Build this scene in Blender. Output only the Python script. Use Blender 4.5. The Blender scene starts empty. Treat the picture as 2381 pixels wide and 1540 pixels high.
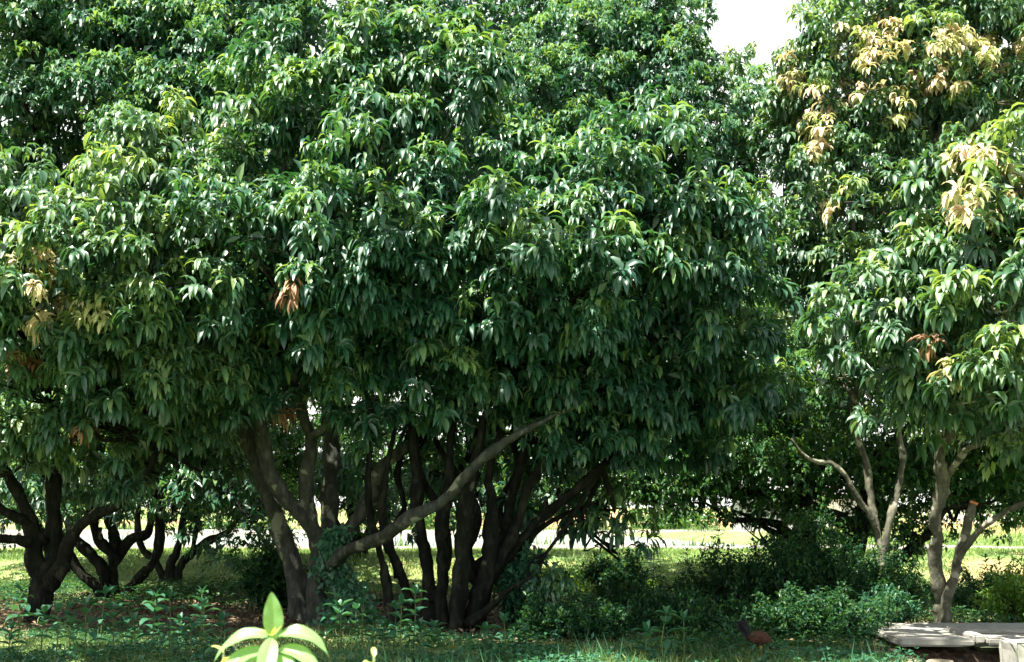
import bpy, math, random
import numpy as np
from mathutils import Vector
PI = math.pi
R = math.radians
rng = np.random.default_rng(7)
random.seed(7)
sc = bpy.context.scene
COL = sc.collection

# ------------------------------------------------------------------ camera, sky, sun, exposure
F = 3307.0; CX, CY = 1190.5, 770.0; PITCH = R(7.07); CAMZ = 1.6      # F in units of a 2381 px wide picture
cam_d = bpy.data.cameras.new('camera'); cam = bpy.data.objects.new('camera', cam_d); COL.objects.link(cam)
cam.location = (0, 0, CAMZ); cam.rotation_euler = (R(90) + PITCH, 0, 0)
cam_d.sensor_width = 36; cam_d.lens = 36 * F / 2381.0
cam_d.clip_start = 0.1; cam_d.clip_end = 6000
cam_d.dof.use_dof = True; cam_d.dof.focus_distance = 19.0; cam_d.dof.aperture_fstop = 5.6
sc.camera = cam
SUN_EL, SUN_AZ = 66.0, -48.0       # azimuth of the sun: degrees from straight behind the camera (-y), negative = to the left
sun_dir = Vector((math.cos(R(SUN_EL)) * math.sin(R(SUN_AZ)), -math.cos(R(SUN_EL)) * math.cos(R(SUN_AZ)), math.sin(R(SUN_EL))))
world = bpy.data.worlds.new('World'); sc.world = world; world.use_nodes = True
wn, wl = world.node_tree.nodes, world.node_tree.links
bg = wn['Background']
sky = wn.new('ShaderNodeTexSky'); sky.sky_type = 'NISHITA'; sky.sun_disc = False
sky.sun_elevation = R(SUN_EL); sky.sun_rotation = math.atan2(sun_dir.x, sun_dir.y)
sky.air_density = 1.0; sky.dust_density = 2.5; sky.ozone_density = 1.0
tc = wn.new('ShaderNodeTexCoord'); mp = wn.new('ShaderNodeMapping'); mp.inputs['Scale'].default_value = (1, 1, 2.2)
nz = wn.new('ShaderNodeTexNoise'); nz.inputs['Scale'].default_value = 2.2; nz.inputs['Detail'].default_value = 7
cr = wn.new('ShaderNodeValToRGB'); cr.color_ramp.elements[0].position = 0.34; cr.color_ramp.elements[1].position = 0.56
mx = wn.new('ShaderNodeMix'); mx.data_type = 'RGBA'
wl.new(tc.outputs['Generated'], mp.inputs['Vector']); wl.new(mp.outputs[0], nz.inputs['Vector'])
wl.new(nz.outputs['Fac'], cr.inputs['Fac']); sx = wn.new('ShaderNodeSeparateXYZ'); wl.new(tc.outputs['Generated'], sx.inputs[0])
hz = wn.new('ShaderNodeMapRange'); hz.inputs['From Min'].default_value = .25; hz.inputs['From Max'].default_value = .55
hz.inputs['To Min'].default_value = 1; hz.inputs['To Max'].default_value = .0; wl.new(sx.outputs['Z'], hz.inputs['Value'])
ma = wn.new('ShaderNodeMath'); ma.operation = 'MAXIMUM'; mu = wn.new('ShaderNodeMath'); mu.operation = 'MULTIPLY'; mu.inputs[1].default_value = .45
wl.new(cr.outputs['Color'], mu.inputs[0]); wl.new(mu.outputs[0], ma.inputs[0]); wl.new(hz.outputs[0], ma.inputs[1]); wl.new(ma.outputs[0], mx.inputs['Factor'])
wl.new(sky.outputs['Color'], mx.inputs['A']); mx.inputs['B'].default_value = (10.5, 10.5, 10.0, 1)
wl.new(mx.outputs['Result'], bg.inputs['Color']); bg.inputs['Strength'].default_value = 0.05
sd = bpy.data.lights.new('sun', 'SUN'); sd.energy = 5.0; sd.angle = R(0.55); sd.color = (1.0, 0.95, 0.84)
so = bpy.data.objects.new('sun', sd); COL.objects.link(so); so.location = (0, 0, 60)
so.rotation_euler = (-sun_dir).to_track_quat('-Z', 'Y').to_euler()
sc.view_settings.view_transform = 'Standard'; sc.view_settings.look = 'None'
sc.view_settings.gamma = 1.0; sc.view_settings.exposure = 1.95
sc.cycles.max_bounces = 6; sc.cycles.diffuse_bounces = 3; sc.cycles.glossy_bounces = 2
sc.cycles.transmission_bounces = 3; sc.cycles.transparent_max_bounces = 4; sc.cycles.caustics_reflective = False

# ------------------------------------------------------------------ helpers
_cp, _sp = math.cos(PITCH), math.sin(PITCH)
def P(dx, dy, Y):
    """world point seen at picture position (dx, dy) of the 2381 x 1540 view, at distance Y along the ground"""
    x = (dx - CX) / F; y = (CY - dy) / F
    d = np.array([x, _cp - y * _sp, _sp + y * _cp]); t = Y / d[1]
    return np.array([0, 0, CAMZ]) + d * t
def link(o, parent=None):
    COL.objects.link(o)
    if parent is not None: o.parent = parent
    return o
def tag(o, label=None, cat=None, group=None, kind=None):
    if label: o['label'] = label
    if cat: o['category'] = cat
    if group: o['group'] = group
    if kind: o['kind'] = kind
    return o
def empty(name, loc=(0, 0, 0)):
    o = bpy.data.objects.new(name, None); o.location = loc; o.empty_display_size = .3
    return link(o)
def mesh_np(name, verts, faces_list, mat, parent=None, attrs=None, smooth=False):
    """faces_list: list of (n, k) int arrays"""
    me = bpy.data.meshes.new(name)
    verts = np.asarray(verts, dtype=np.float32).reshape(-1, 3)
    if parent is not None: verts = verts - np.array(parent.location, dtype=np.float32)
    tot = [f.shape[1] for f in faces_list for _ in range(0)]
    sizes = np.concatenate([np.full(len(f), f.shape[1], dtype=np.int32) for f in faces_list])
    loops = np.concatenate([f.ravel() for f in faces_list]).astype(np.int32)
    starts = np.concatenate([[0], np.cumsum(sizes)[:-1]]).astype(np.int32)
    me.vertices.add(len(verts)); me.vertices.foreach_set('co', verts.ravel())
    me.loops.add(len(loops)); me.loops.foreach_set('vertex_index', loops)
    me.polygons.add(len(sizes)); me.polygons.foreach_set('loop_start', starts)
    me.polygons.foreach_set('loop_total', sizes)
    if smooth: me.polygons.foreach_set('use_smooth', np.ones(len(sizes), dtype=bool))
    for k, v in (attrs or {}).items():
        a = me.attributes.new(k, 'FLOAT', 'POINT'); a.data.foreach_set('value', np.asarray(v, dtype=np.float32))
    me.update(calc_edges=True)
    me.materials.append(mat)
    return link(bpy.data.objects.new(name, me), parent)
def nrm(v): return v / np.maximum(np.linalg.norm(v, axis=-1, keepdims=True), 1e-9)

# ------------------------------------------------------------------ materials
def new_mat(name):
    m = bpy.data.materials.new(name); m.use_nodes = True
    return m, m.node_tree.nodes, m.node_tree.links, m.node_tree.nodes['Principled BSDF']
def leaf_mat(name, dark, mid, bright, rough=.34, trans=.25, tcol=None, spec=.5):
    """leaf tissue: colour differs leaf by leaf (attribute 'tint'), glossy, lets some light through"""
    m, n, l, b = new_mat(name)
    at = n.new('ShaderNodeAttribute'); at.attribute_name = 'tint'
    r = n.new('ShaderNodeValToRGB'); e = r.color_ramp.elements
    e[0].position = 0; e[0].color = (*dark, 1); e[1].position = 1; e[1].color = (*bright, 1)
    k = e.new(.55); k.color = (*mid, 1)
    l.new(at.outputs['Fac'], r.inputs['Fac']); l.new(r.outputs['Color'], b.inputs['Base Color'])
    b.inputs['Roughness'].default_value = rough; b.inputs['Specular IOR Level'].default_value = spec
    fr = n.new('ShaderNodeMath'); fr.operation = 'FRACT'; fm = n.new('ShaderNodeMath'); fm.operation = 'MULTIPLY'; fm.inputs[1].default_value = 7.3
    l.new(at.outputs['Fac'], fm.inputs[0]); l.new(fm.outputs[0], fr.inputs[0])
    rm = n.new('ShaderNodeMapRange'); rm.inputs['To Min'].default_value = rough - .1; rm.inputs['To Max'].default_value = rough + .16
    l.new(fr.outputs[0], rm.inputs['Value']); l.new(rm.outputs[0], b.inputs['Roughness'])
    t = n.new('ShaderNodeBsdfTranslucent')
    hs = n.new('ShaderNodeMix'); hs.data_type = 'RGBA'; hs.blend_type = 'MULTIPLY'; hs.inputs['Factor'].default_value = 1
    l.new(r.outputs['Color'], hs.inputs['A']); hs.inputs['B'].default_value = (*(tcol or (2.6, 2.4, .7)), 1)
    l.new(hs.outputs['Result'], t.inputs['Color'])
    ms = n.new('ShaderNodeMixShader'); ms.inputs['Fac'].default_value = trans
    l.new(b.outputs[0], ms.inputs[1]); l.new(t.outputs[0], ms.inputs[2])
    l.new(ms.outputs[0], n['Material Output'].inputs['Surface'])
    return m
def noise_mat(name, stops, scale, rough=.85, bump=.4, detail=8, spec=.3, scale3=(1, 1, 1), bscale=None, voro=None):
    m, n, l, b = new_mat(name)
    tc = n.new('ShaderNodeTexCoord'); mp = n.new('ShaderNodeMapping'); mp.inputs['Scale'].default_value = scale3
    l.new(tc.outputs['Object'], mp.inputs['Vector'])
    a = n.new('ShaderNodeTexNoise'); a.inputs['Scale'].default_value = scale; a.inputs['Detail'].default_value = detail
    a.inputs['Roughness'].default_value = .65
    l.new(mp.outputs[0], a.inputs['Vector'])
    r = n.new('ShaderNodeValToRGB'); e = r.color_ramp.elements
    e[0].position = stops[0][0]; e[0].color = (*stops[0][1], 1); e[1].position = stops[-1][0]; e[1].color = (*stops[-1][1], 1)
    for p, c in stops[1:-1]: e.new(p).color = (*c, 1)
    l.new(a.outputs['Fac'], r.inputs['Fac']); out = r.outputs['Color']
    if voro:
        vn = n.new('ShaderNodeTexNoise'); vn.inputs['Scale'].default_value = voro[0]; vn.inputs['Detail'].default_value = 3
        l.new(tc.outputs['Object'], vn.inputs['Vector'])
        vr = n.new('ShaderNodeValToRGB'); vr.color_ramp.elements[0].position = voro[2]; vr.color_ramp.elements[1].position = voro[2] + .05
        l.new(vn.outputs['Fac'], vr.inputs['Fac'])
        mm = n.new('ShaderNodeMix'); mm.data_type = 'RGBA'; l.new(vr.outputs['Color'], mm.inputs['Factor'])
        l.new(out, mm.inputs['A']); mm.inputs['B'].default_value = (*voro[1], 1); out = mm.outputs['Result']
    l.new(out, b.inputs['Base Color'])
    b.inputs['Roughness'].default_value = rough; b.inputs['Specular IOR Level'].default_value = spec
    bn = n.new('ShaderNodeTexNoise'); bn.inputs['Scale'].default_value = bscale or scale * 3; bn.inputs['Detail'].default_value = 6
    l.new(mp.outputs[0], bn.inputs['Vector'])
    bp = n.new('ShaderNodeBump'); bp.inputs['Strength'].default_value = bump; bp.inputs['Distance'].default_value = .03
    l.new(bn.outputs['Fac'], bp.inputs['Height']); l.new(bp.outputs[0], b.inputs['Normal'])
    return m
M_leaf = leaf_mat('lychee_leaf', (.013, .060, .038), (.034, .114, .062), (.20, .32, .11), rough=.38, spec=.75)
M_leaf2 = leaf_mat('lychee_leaf_olive', (.018, .064, .036), (.052, .130, .062), (.26, .36, .14), rough=.38, spec=.75)
M_young = leaf_mat('young_leaf', (.30, .38, .13), (.58, .50, .28), (.80, .58, .47), trans=.3, tcol=(1.1, 1.15, .8))
M_dead = leaf_mat('dry_leaf', (.16, .085, .045), (.27, .15, .075), (.38, .25, .12), rough=.6, trans=.1, tcol=(1.2, 1, .7))
M_small = leaf_mat('background_leaf', (.020, .070, .026), (.040, .115, .032), (.11, .20, .035))
M_weed = leaf_mat('weed_leaf', (.018, .080, .048), (.032, .120, .066), (.06, .17, .08), rough=.40, trans=.2, tcol=(2, 2, .8))
M_shrub = leaf_mat('shrub_leaf', (.008, .042, .024), (.018, .070, .032), (.06, .13, .035), rough=.45, spec=.25)
M_lime = leaf_mat('ground_cover_leaf', (.05, .14, .03), (.10, .22, .04), (.20, .30, .05), rough=.5, trans=.3)
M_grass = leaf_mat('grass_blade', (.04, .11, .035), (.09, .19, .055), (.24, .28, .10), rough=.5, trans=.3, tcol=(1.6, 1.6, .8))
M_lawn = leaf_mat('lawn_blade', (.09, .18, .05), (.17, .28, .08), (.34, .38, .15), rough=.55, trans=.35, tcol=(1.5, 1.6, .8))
M_sap = leaf_mat('sapling_leaf', (.13, .29, .09), (.24, .40, .16), (.58, .54, .16), rough=.33, trans=.3, tcol=(1.7, 1.6, .7))
M_litter = leaf_mat('leaf_litter', (.05, .032, .020), (.12, .08, .045), (.34, .25, .15), rough=.7, trans=.05, tcol=(1, 1, 1))
M_bark = noise_mat('bark', [(.3, (.016, .018, .015)), (.5, (.040, .045, .036)), (.7, (.09, .098, .080))], 9, spec=.15, bump=.8, scale3=(1, 1, .45), voro=(3.2, (.17, .18, .13), .60))
M_bark_dark = noise_mat('bark_dark', [(.3, (.005, .006, .005)), (.5, (.011, .012, .009)), (.72, (.034, .035, .026))], 9, spec=.06, bump=.8, scale3=(1, 1, .45), voro=(3.0, (.10, .105, .07), .66))
M_bark_pale = noise_mat('bark_pale', [(.3, (.035, .036, .027)), (.5, (.08, .08, .058)), (.7, (.20, .19, .14))], 7, spec=.15, bump=.6, scale3=(1, 1, .6), voro=(4.5, (.28, .27, .21), .58))
M_cut = noise_mat('cut_wood', [(.3, (.42, .13, .05)), (.7, (.62, .26, .10))], 30)
M_conc = noise_mat('concrete', [(.25, (.21, .21, .185)), (.5, (.30, .295, .26)), (.75, (.37, .365, .33))], 7.0, bump=.12, bscale=40, voro=(2.2, (.19, .20, .15), .64))
M_kerb = noise_mat('kerb_concrete', [(.3, (.15, .14, .12)), (.7, (.30, .29, .25))], 2.0, bump=.2, bscale=30)
M_rock = noise_mat('rock', [(.3, (.12, .10, .07)), (.55, (.28, .24, .17)), (.75, (.42, .38, .28))], 5, bump=.7)

# ------------------------------------------------------------------ terrain
def fbm(x, y, s, seed):
    r = np.random.default_rng(seed); out = 0
    for k in range(5):
        a = r.uniform(0, 2 * PI); f = s * (1.7 ** k); ph = r.uniform(0, 9, 2)
        out = out + np.sin((x * math.cos(a) + y * math.sin(a)) * f + ph[0]) * np.cos((-x * math.sin(a) + y * math.cos(a)) * f * .9 + ph[1]) / (1.5 ** k)
    return out
def sstep(a, b, t):
    t = np.clip((t - a) / (b - a), 0, 1); return t * t * (3 - 2 * t)
KY = lambda x: 46.5 - .12 * x                              # line of the concrete channel edge
def ground_z(x, y):
    x = np.asarray(x, float); y = np.asarray(y, float)
    z = .035 * fbm(x, y, .9, 3)
    z = z + .46 * sstep(29.5, 33.5, y + .6 * fbm(x, y, .35, 5)) - .22 * sstep(35, 46, y)
    ditch = sstep(3.7, 4.3, x) * (1 - sstep(16.0, 16.2, y)) * sstep(12.6, 13.4, y)   # hollow below the slab
    z = z - .42 * ditch
    ky = KY(x)
    pond = sstep(.4, 1.6, y - ky) * (1 - sstep(34, 37, y - ky)) * (1 - sstep(10.5, 13.5, x + .18 * (y - ky))) * sstep(-70, -60, x)
    z = z - .9 * pond
    rch = sstep(11.5, 12.5, x) * sstep(.6, 1.2, y - ky) * (1 - sstep(5, 6, y - ky))
    z = z - .12 * rch
    far = sstep(88, 130, y); z = z + far * .5 + .25 * far * fbm(x, y, .05, 8)
    mound = np.exp(-(((x - 27) / 9.) ** 2 + ((y - 74) / 6.) ** 2)) * 1.15      # orange soil heap on the right
    mound2 = np.exp(-(((x - 5) / 14.) ** 2 + ((y - 100) / 5.) ** 2)) * .9
    return z + mound + mound2
def axis(parts):
    return np.unique(np.round(np.concatenate([np.arange(a, b, s) for a, b, s in parts]), 4))
gx = axis([(-2600, -300, 150), (-300, -60, 12), (-60, -16, 1.5), (-16, 16, .22), (16, 60, 1.5), (60, 300, 12), (300, 2601, 150)])
gy = axis([(-60, 6, 3), (6, 24, .22), (24, 60, .45), (60, 120, 1.5), (120, 400, 14), (400, 3601, 200)])
GX, GY = np.meshgrid(gx, gy); GZ = ground_z(GX, GY)
ny, nx = GX.shape
idx = np.arange(nx * ny).reshape(ny, nx)
quads = np.stack([idx[:-1, :-1], idx[:-1, 1:], idx[1:, 1:], idx[1:, :-1]], -1).reshape(-1, 4)
# ground cover by place: leaf-littered soil under the orchard, grass elsewhere, orange subsoil on mounds and pond edges
X_, Y_ = GX.ravel(), GY.ravel()
edge = fbm(X_, Y_, 1.3, 11) * .7
soil = sstep(17.6, 18.6, Y_ + edge) * (1 - sstep(25.3, 26.6, Y_ + edge)) * .95
soil *= 1 - .75 * sstep(3, 6, X_ + edge)
soil = np.clip(soil + .8 * sstep(.9, 1.3, fbm(X_, Y_, .6, 21)) * (Y_ < 17) , 0, 1)
soil = np.maximum(soil, sstep(3.7, 4.2, X_) * (1 - sstep(16.6, 17.0, Y_)) * sstep(14.6, 15.2, Y_))
dirt = np.clip(np.exp(-(((X_ - 27) / 10.) ** 2 + ((Y_ - 74) / 7.) ** 2)) * 1.6 + np.exp(-(((X_ - 5) / 15.) ** 2 + ((Y_ - 99) / 6.) ** 2)) * 1.4
               + .75 * sstep(.5, 1.1, fbm(X_, Y_, .33, 31)) * (Y_ > 27) * (Y_ < 46) + .8 * sstep(.1, 1, fbm(X_, Y_, .08, 33)) * (Y_ > 78), 0, 1)
m, n, l, b = new_mat('ground')
tcn = n.new('ShaderNodeTexCoord')
def _noise(scale, det=8):
    q = n.new('ShaderNodeTexNoise'); q.inputs['Scale'].default_value = scale; q.inputs['Detail'].default_value = det
    l.new(tcn.outputs['Object'], q.inputs['Vector']); return q
def _ramp(src, stops):
    r = n.new('ShaderNodeValToRGB'); e = r.color_ramp.elements
    e[0].position = stops[0][0]; e[0].color = (*stops[0][1], 1); e[1].position = stops[-1][0]; e[1].color = (*stops[-1][1], 1)
    for p, c in stops[1:-1]: e.new(p).color = (*c, 1)
    l.new(src, r.inputs['Fac']); return r.outputs['Color']
def _mix(f, a, bb):
    q = n.new('ShaderNodeMix'); q.data_type = 'RGBA'; l.new(f, q.inputs['Factor']); l.new(a, q.inputs['A']); l.new(bb, q.inputs['B']); return q.outputs['Result']
n1, n2 = _noise(1.4), _noise(14)
gcol = _ramp(n1.outputs['Fac'], [(.32, (.09, .16, .045)), (.5, (.16, .23, .07)), (.62, (.26, .29, .11)), (.75, (.36, .32, .16))])
scol = _ramp(n2.outputs['Fac'], [(.3, (.03, .021, .014)), (.5, (.075, .052, .035)), (.7, (.20, .145, .10))])
dcol = _ramp(n2.outputs['Fac'], [(.3, (.32, .19, .09)), (.7, (.50, .34, .19))])
a1 = n.new('ShaderNodeAttribute'); a1.attribute_name = 'soil'; a2 = n.new('ShaderNodeAttribute'); a2.attribute_name = 'dirt'
c = _mix(a1.outputs['Fac'], gcol, scol); c = _mix(a2.outputs['Fac'], c, dcol)
l.new(c, b.inputs['Base Color']); b.inputs['Roughness'].default_value = .9; b.inputs['Specular IOR Level'].default_value = .2
bp = n.new('ShaderNodeBump'); bp.inputs['Strength'].default_value = .7; bp.inputs['Distance'].default_value = .06
l.new(n2.outputs['Fac'], bp.inputs['Height']); l.new(bp.outputs[0], b.inputs['Normal'])
M_ground = m
g = mesh_np('ground', np.stack([X_, Y_, GZ.ravel()], -1), [quads], M_ground, attrs={'soil': soil, 'dirt': dirt}, smooth=True)
tag(g, kind='structure')

# ------------------------------------------------------------------ pond water
m, n, l, b = new_mat('water')
b.inputs['Roughness'].default_value = .22; b.inputs['IOR'].default_value = 1.25
wn1 = n.new('ShaderNodeTexNoise'); wn1.inputs['Scale'].default_value = .35; wn1.inputs['Detail'].default_value = 8; wn1.inputs['Roughness'].default_value = .7
wr = n.new('ShaderNodeValToRGB'); wr.color_ramp.elements[0].position = .42; wr.color_ramp.elements[0].color = (.13, .18, .14, 1); wr.color_ramp.elements[1].position = .6; wr.color_ramp.elements[1].color = (.30, .32, .28, 1)
wt = n.new('ShaderNodeTexCoord'); l.new(wt.outputs['Object'], wn1.inputs['Vector']); l.new(wn1.outputs['Fac'], wr.inputs['Fac']); l.new(wr.outputs['Color'], b.inputs['Base Color'])
wg = n.new('ShaderNodeMapRange'); wg.inputs['From Min'].default_value = .42; wg.inputs['From Max'].default_value = .58; wg.inputs['To Min'].default_value = .04; wg.inputs['To Max'].default_value = .30
l.new(wn1.outputs['Fac'], wg.inputs['Value']); l.new(wg.outputs[0], b.inputs['Specular IOR Level'])
wv = n.new('ShaderNodeTexNoise'); wv.inputs['Scale'].default_value = 2.5; wv.inputs['Detail'].default_value = 4
tcn = n.new('ShaderNodeTexCoord'); mpn = n.new('ShaderNodeMapping'); mpn.inputs['Scale'].default_value = (1, .35, 1)
l.new(tcn.outputs['Object'], mpn.inputs['Vector']); l.new(mpn.outputs[0], wv.inputs['Vector'])
bp = n.new('ShaderNodeBump'); bp.inputs['Strength'].default_value = .25; bp.inputs['Distance'].default_value = .05
l.new(wv.outputs['Fac'], bp.inputs['Height']); l.new(bp.outputs[0], b.inputs['Normal'])
wx = np.array([-66, 18.]); wy = np.array([42, 96.])
w = mesh_np('pond_water', [(-66, 44, .02), (16, 44, .02), (16, 86, .02), (-66, 86, .02)], [np.array([[0, 1, 2, 3]])], m)
tag(w, kind='structure')

# ------------------------------------------------------------------ leaves
def make_leaves(pos, dirn, up, L, W, droop, fold=.22, lod=0, tint=None):
    """every leaf is a folded, drooping blade. returns verts, faces, per-vertex tint"""
    N = len(pos)
    L = np.broadcast_to(L, (N,)); W = np.broadcast_to(W, (N,)); droop = np.broadcast_to(droop, (N,))
    if tint is None: tint = rng.random(N)
    d = nrm(dirn); nr = nrm(up - (up * d).sum(-1, keepdims=True) * d); s = nrm(np.cross(d, nr))
    K = 4 if lod == 0 else 2
    widths = [0, .78, 1.0, .66, 0] if lod == 0 else [0, 1.0, 0]
    cs, ns = [pos], [nr]; c = pos; dd = d; g = np.array([0, 0, -1.])
    for k in range(K):
        c = c + dd * (L / K)[:, None]
        dd = nrm(dd + g * (droop / K)[:, None])
        cs.append(c); nn = nrm(np.cross(s, dd)); ns.append(nn)
    V = [cs[0]]
    for k in range(1, K):
        hw = (W * .5 * widths[k])[:, None]
        V += [cs[k] - s * hw + ns[k] * hw * fold * 2, cs[k], cs[k] + s * hw + ns[k] * hw * fold * 2]
    V.append(cs[K]); V = np.stack(V, 1); nv = V.shape[1]
    base = (np.arange(N) * nv)[:, None]
    tris, qs = [], []
    tris += [[0, 2, 1], [0, 3, 2]]
    for k in range(1, K - 1):
        a = 1 + 3 * (k - 1); q = a + 3
        qs += [[a, a + 1, q + 1, q], [a + 1, a + 2, q + 2, q + 1]]
    a = 1 + 3 * (K - 2); t = nv - 1
    tris += [[a, a + 1, t], [a + 1, a + 2, t]]
    fl = [np.concatenate([base + np.array(x) for x in tris])]
    if qs: fl.append(np.concatenate([base + np.array(x) for x in qs]))
    return V.reshape(-1, 3), fl, np.repeat(tint, nv)
def join(sets):
    V, T, fl = [], [], {}
    off = 0
    for v, f, t in sets:
        V.append(v); T.append(t)
        for a in f: fl.setdefault(a.shape[1], []).append(a + off)
        off += len(v)
    return np.concatenate(V), [np.concatenate(x) for x in fl.values()], np.concatenate(T)
def rand_dirs(N):
    v = rng.normal(size=(N, 3)); return nrm(v)
def perp(a):
    h = np.where(np.abs(a[:, 2:3]) < .9, np.array([[0, 0, 1.]]), np.array([[1., 0, 0]]))
    u = nrm(np.cross(a, h)); return u, np.cross(a, u)
def rosettes(cen, ax, nl, L, W, lod=0, ctint=None, droop=(1.6, 4.4), yellow=0.0, spread=(.45, 1.7)):
    """whorls of drooping leaves round shoot tips: cen, ax (M,3)"""
    M = len(cen); ax = nrm(ax); u, v = perp(ax)
    rep = np.repeat(np.arange(M), nl); N = M * nl
    ph = rng.uniform(0, 2 * PI, N); th = rng.uniform(*spread, N)
    a = ax[rep]; d = a * np.cos(th)[:, None] + (u[rep] * np.cos(ph)[:, None] + v[rep] * np.sin(ph)[:, None]) * np.sin(th)[:, None]
    sz = rng.uniform(.62, 1.25, M)[rep] * rng.uniform(.75, 1.15, N)
    pos = cen[rep] - a * rng.uniform(0, .55, N)[:, None] * L + d * .01 + rng.normal(size=(N, 3)) * L * .06
    up = a + np.array([0, 0, .6]) + rng.normal(size=(N, 3)) * .18
    ct = (rng.random(M) if ctint is None else ctint)[rep]
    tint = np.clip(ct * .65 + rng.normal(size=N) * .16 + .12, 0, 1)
    return make_leaves(pos, d, up, L * sz, W * sz * rng.uniform(.8, 1.15, N), rng.uniform(*droop, N), lod=lod, tint=tint)

# ------------------------------------------------------------------ tubes (stems and branches)
def tube(pts, rad, seg=10, sub=5, gnarl=.12, seed=0, cap=True):
    """smooth knobbly tube through pts"""
    r = np.random.default_rng(seed + 100)
    pts = np.array(pts, float); rad = np.array(rad, float); n = len(pts)
    ext = np.vstack([2 * pts[0] - pts[1], pts, 2 * pts[-1] - pts[-2]])
    C, Rr = [], []
    for i in range(n - 1):
        p0, p1, p2, p3 = ext[i:i + 4]
        for t in np.arange(0, 1, 1 / sub):
            C.append(.5 * ((2 * p1) + (-p0 + p2) * t + (2 * p0 - 5 * p1 + 4 * p2 - p3) * t * t + (-p0 + 3 * p1 - 3 * p2 + p3) * t ** 3))
            Rr.append(rad[i] * (1 - t) + rad[i + 1] * t)
    C.append(pts[-1]); Rr.append(rad[-1]); C = np.array(C); Rr = np.array(Rr)
    m = len(C); T = nrm(np.gradient(C, axis=0))
    u = nrm(np.cross(T[0], [0.3, .9, .1])); V = []
    lump = r.normal(size=(m, 3)) * gnarl
    for i in range(m):
        u = nrm(u - T[i] * (u @ T[i])); v = np.cross(T[i], u)
        a = np.arange(seg) / seg * 2 * PI
        rr = Rr[i] * (1 + gnarl * .9 * np.sin(a * 2 + i * .35 + seed) + gnarl * .5 * np.sin(a * 3 - i * .5) + gnarl * .35 * r.normal(size=seg) + gnarl * .6 * math.sin(i * .9 + seed))
        V.append(C[i] + lump[i] * Rr[i] * .5 + (np.cos(a) * rr)[:, None] * u + (np.sin(a) * rr)[:, None] * v)
    V = np.concatenate(V); q = []
    i = np.arange(m - 1)[:, None] * seg; a = np.arange(seg)[None]; b_ = (a + 1) % seg
    q = np.stack([i + a, i + b_, i + seg + b_, i + seg + a], -1).reshape(-1, 4)
    fl = [q]
    if cap:
        V = np.vstack([V, C[0], C[-1]]); k = len(V) - 2; aa = np.arange(seg)
        fl.append(np.concatenate([np.stack([np.full(seg, k), (aa + 1) % seg, aa], -1), np.stack([np.full(seg, k + 1), (m - 1) * seg + aa, (m - 1) * seg + (aa + 1) % seg], -1)]))
    return V, fl, np.zeros(len(V))
_seed = [0]
def stem(name, pts, rad, mat, parent, **kw):
    _seed[0] += 1
    v, f, t = tube(pts, rad, seed=_seed[0], **kw)
    return mesh_np(name, v, f, mat, parent, smooth=True)

# ------------------------------------------------------------------ trees
def lobe(dx, dy, Y, rx, ry, rd=None):
    c = P(dx, dy, Y); a = rx * Y / F; b = ry * Y / F
    return (c, np.array([a, rd if rd else .75 * (a + b) * .5 + .35, b]))
def crown_shoots(lobes, dens, mound_r, per_mound, jitter=.12):
    """shoot tips heaped into small domes over the surface of each bough"""
    cs, axs, mt = [], [], []
    for c, r in lobes:
        area = 4 * PI * ((((r[0] * r[1]) ** 1.6 + (r[0] * r[2]) ** 1.6 + (r[1] * r[2]) ** 1.6) / 3) ** (1 / 1.6))
        nm = max(4, int(area * dens))
        cand = rand_dirs(nm * 6)
        sel = []
        for q in cand:                        # keep the domes apart
            if q[2] < -.30 and rng.random() < .72: continue
            p = q * r
            if all(np.sum((p - s_) ** 2) > (mound_r * 1.32) ** 2 for s_ in sel): sel.append(p)
            if len(sel) >= nm: break
        sel = np.array(sel); out = nrm(sel / (r * r))
        size = rng.uniform(.6, 1.25, len(sel)) * mound_r
        pm = rng.integers(int(per_mound * .6), int(per_mound * 1.3) + 1, len(sel))
        rep = np.repeat(np.arange(len(sel)), pm); N = len(rep)
        a0 = nrm(out + np.array([0, -.05, .55]))[rep]
        u, v = perp(a0); th = np.arccos(1 - rng.random(N) * 1.05) ; ph = rng.uniform(0, 2 * PI, N)
        dd = a0 * np.cos(th)[:, None] + (u * np.cos(ph)[:, None] + v * np.sin(ph)[:, None]) * np.sin(th)[:, None]
        pos = c + (sel + out * rng.uniform(-.80, .45, len(sel))[:, None])[rep] + dd * (size[rep] * rng.uniform(.75, 1.05, N))[:, None]
        cs.append(pos + rng.normal(size=(N, 3)) * .03); axs.append(nrm(dd * .8 + np.array([0, -.05, .75])))
        mt.append(np.repeat(rng.random(len(sel)), pm))
    return np.concatenate(cs), np.concatenate(axs), np.concatenate(mt)
def inner_leaves(lobes, dens, L, W):
    """loose leaves inside the boughs"""
    ps = []
    for c, r in lobes:
        vol = 4.19 * r[0] * r[1] * r[2]; N = int(vol * dens)
        ps.append(c + rand_dirs(N) * r * (rng.uniform(.05, 1.0, N) ** .45)[:, None] * .78)
    p = np.concatenate(ps); N = len(p); d = rand_dirs(N) + np.array([0, 0, -.3])
    return make_leaves(p, d, rand_dirs(N) + np.array([0, 0, 1.0]), L * rng.uniform(.8, 1.2, N), W, 1.0, lod=1, tint=rng.random(N) * .25)  # dark end of the tint only: shade of the gaps put into leaf colour
def project(p):
    q = p - np.array([0, 0, CAMZ]); yy = q[:, 1] * _cp + q[:, 2] * _sp; uu = -q[:, 1] * _sp + q[:, 2] * _cp
    return CX + F * q[:, 0] / yy, CY - F * uu / yy
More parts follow.
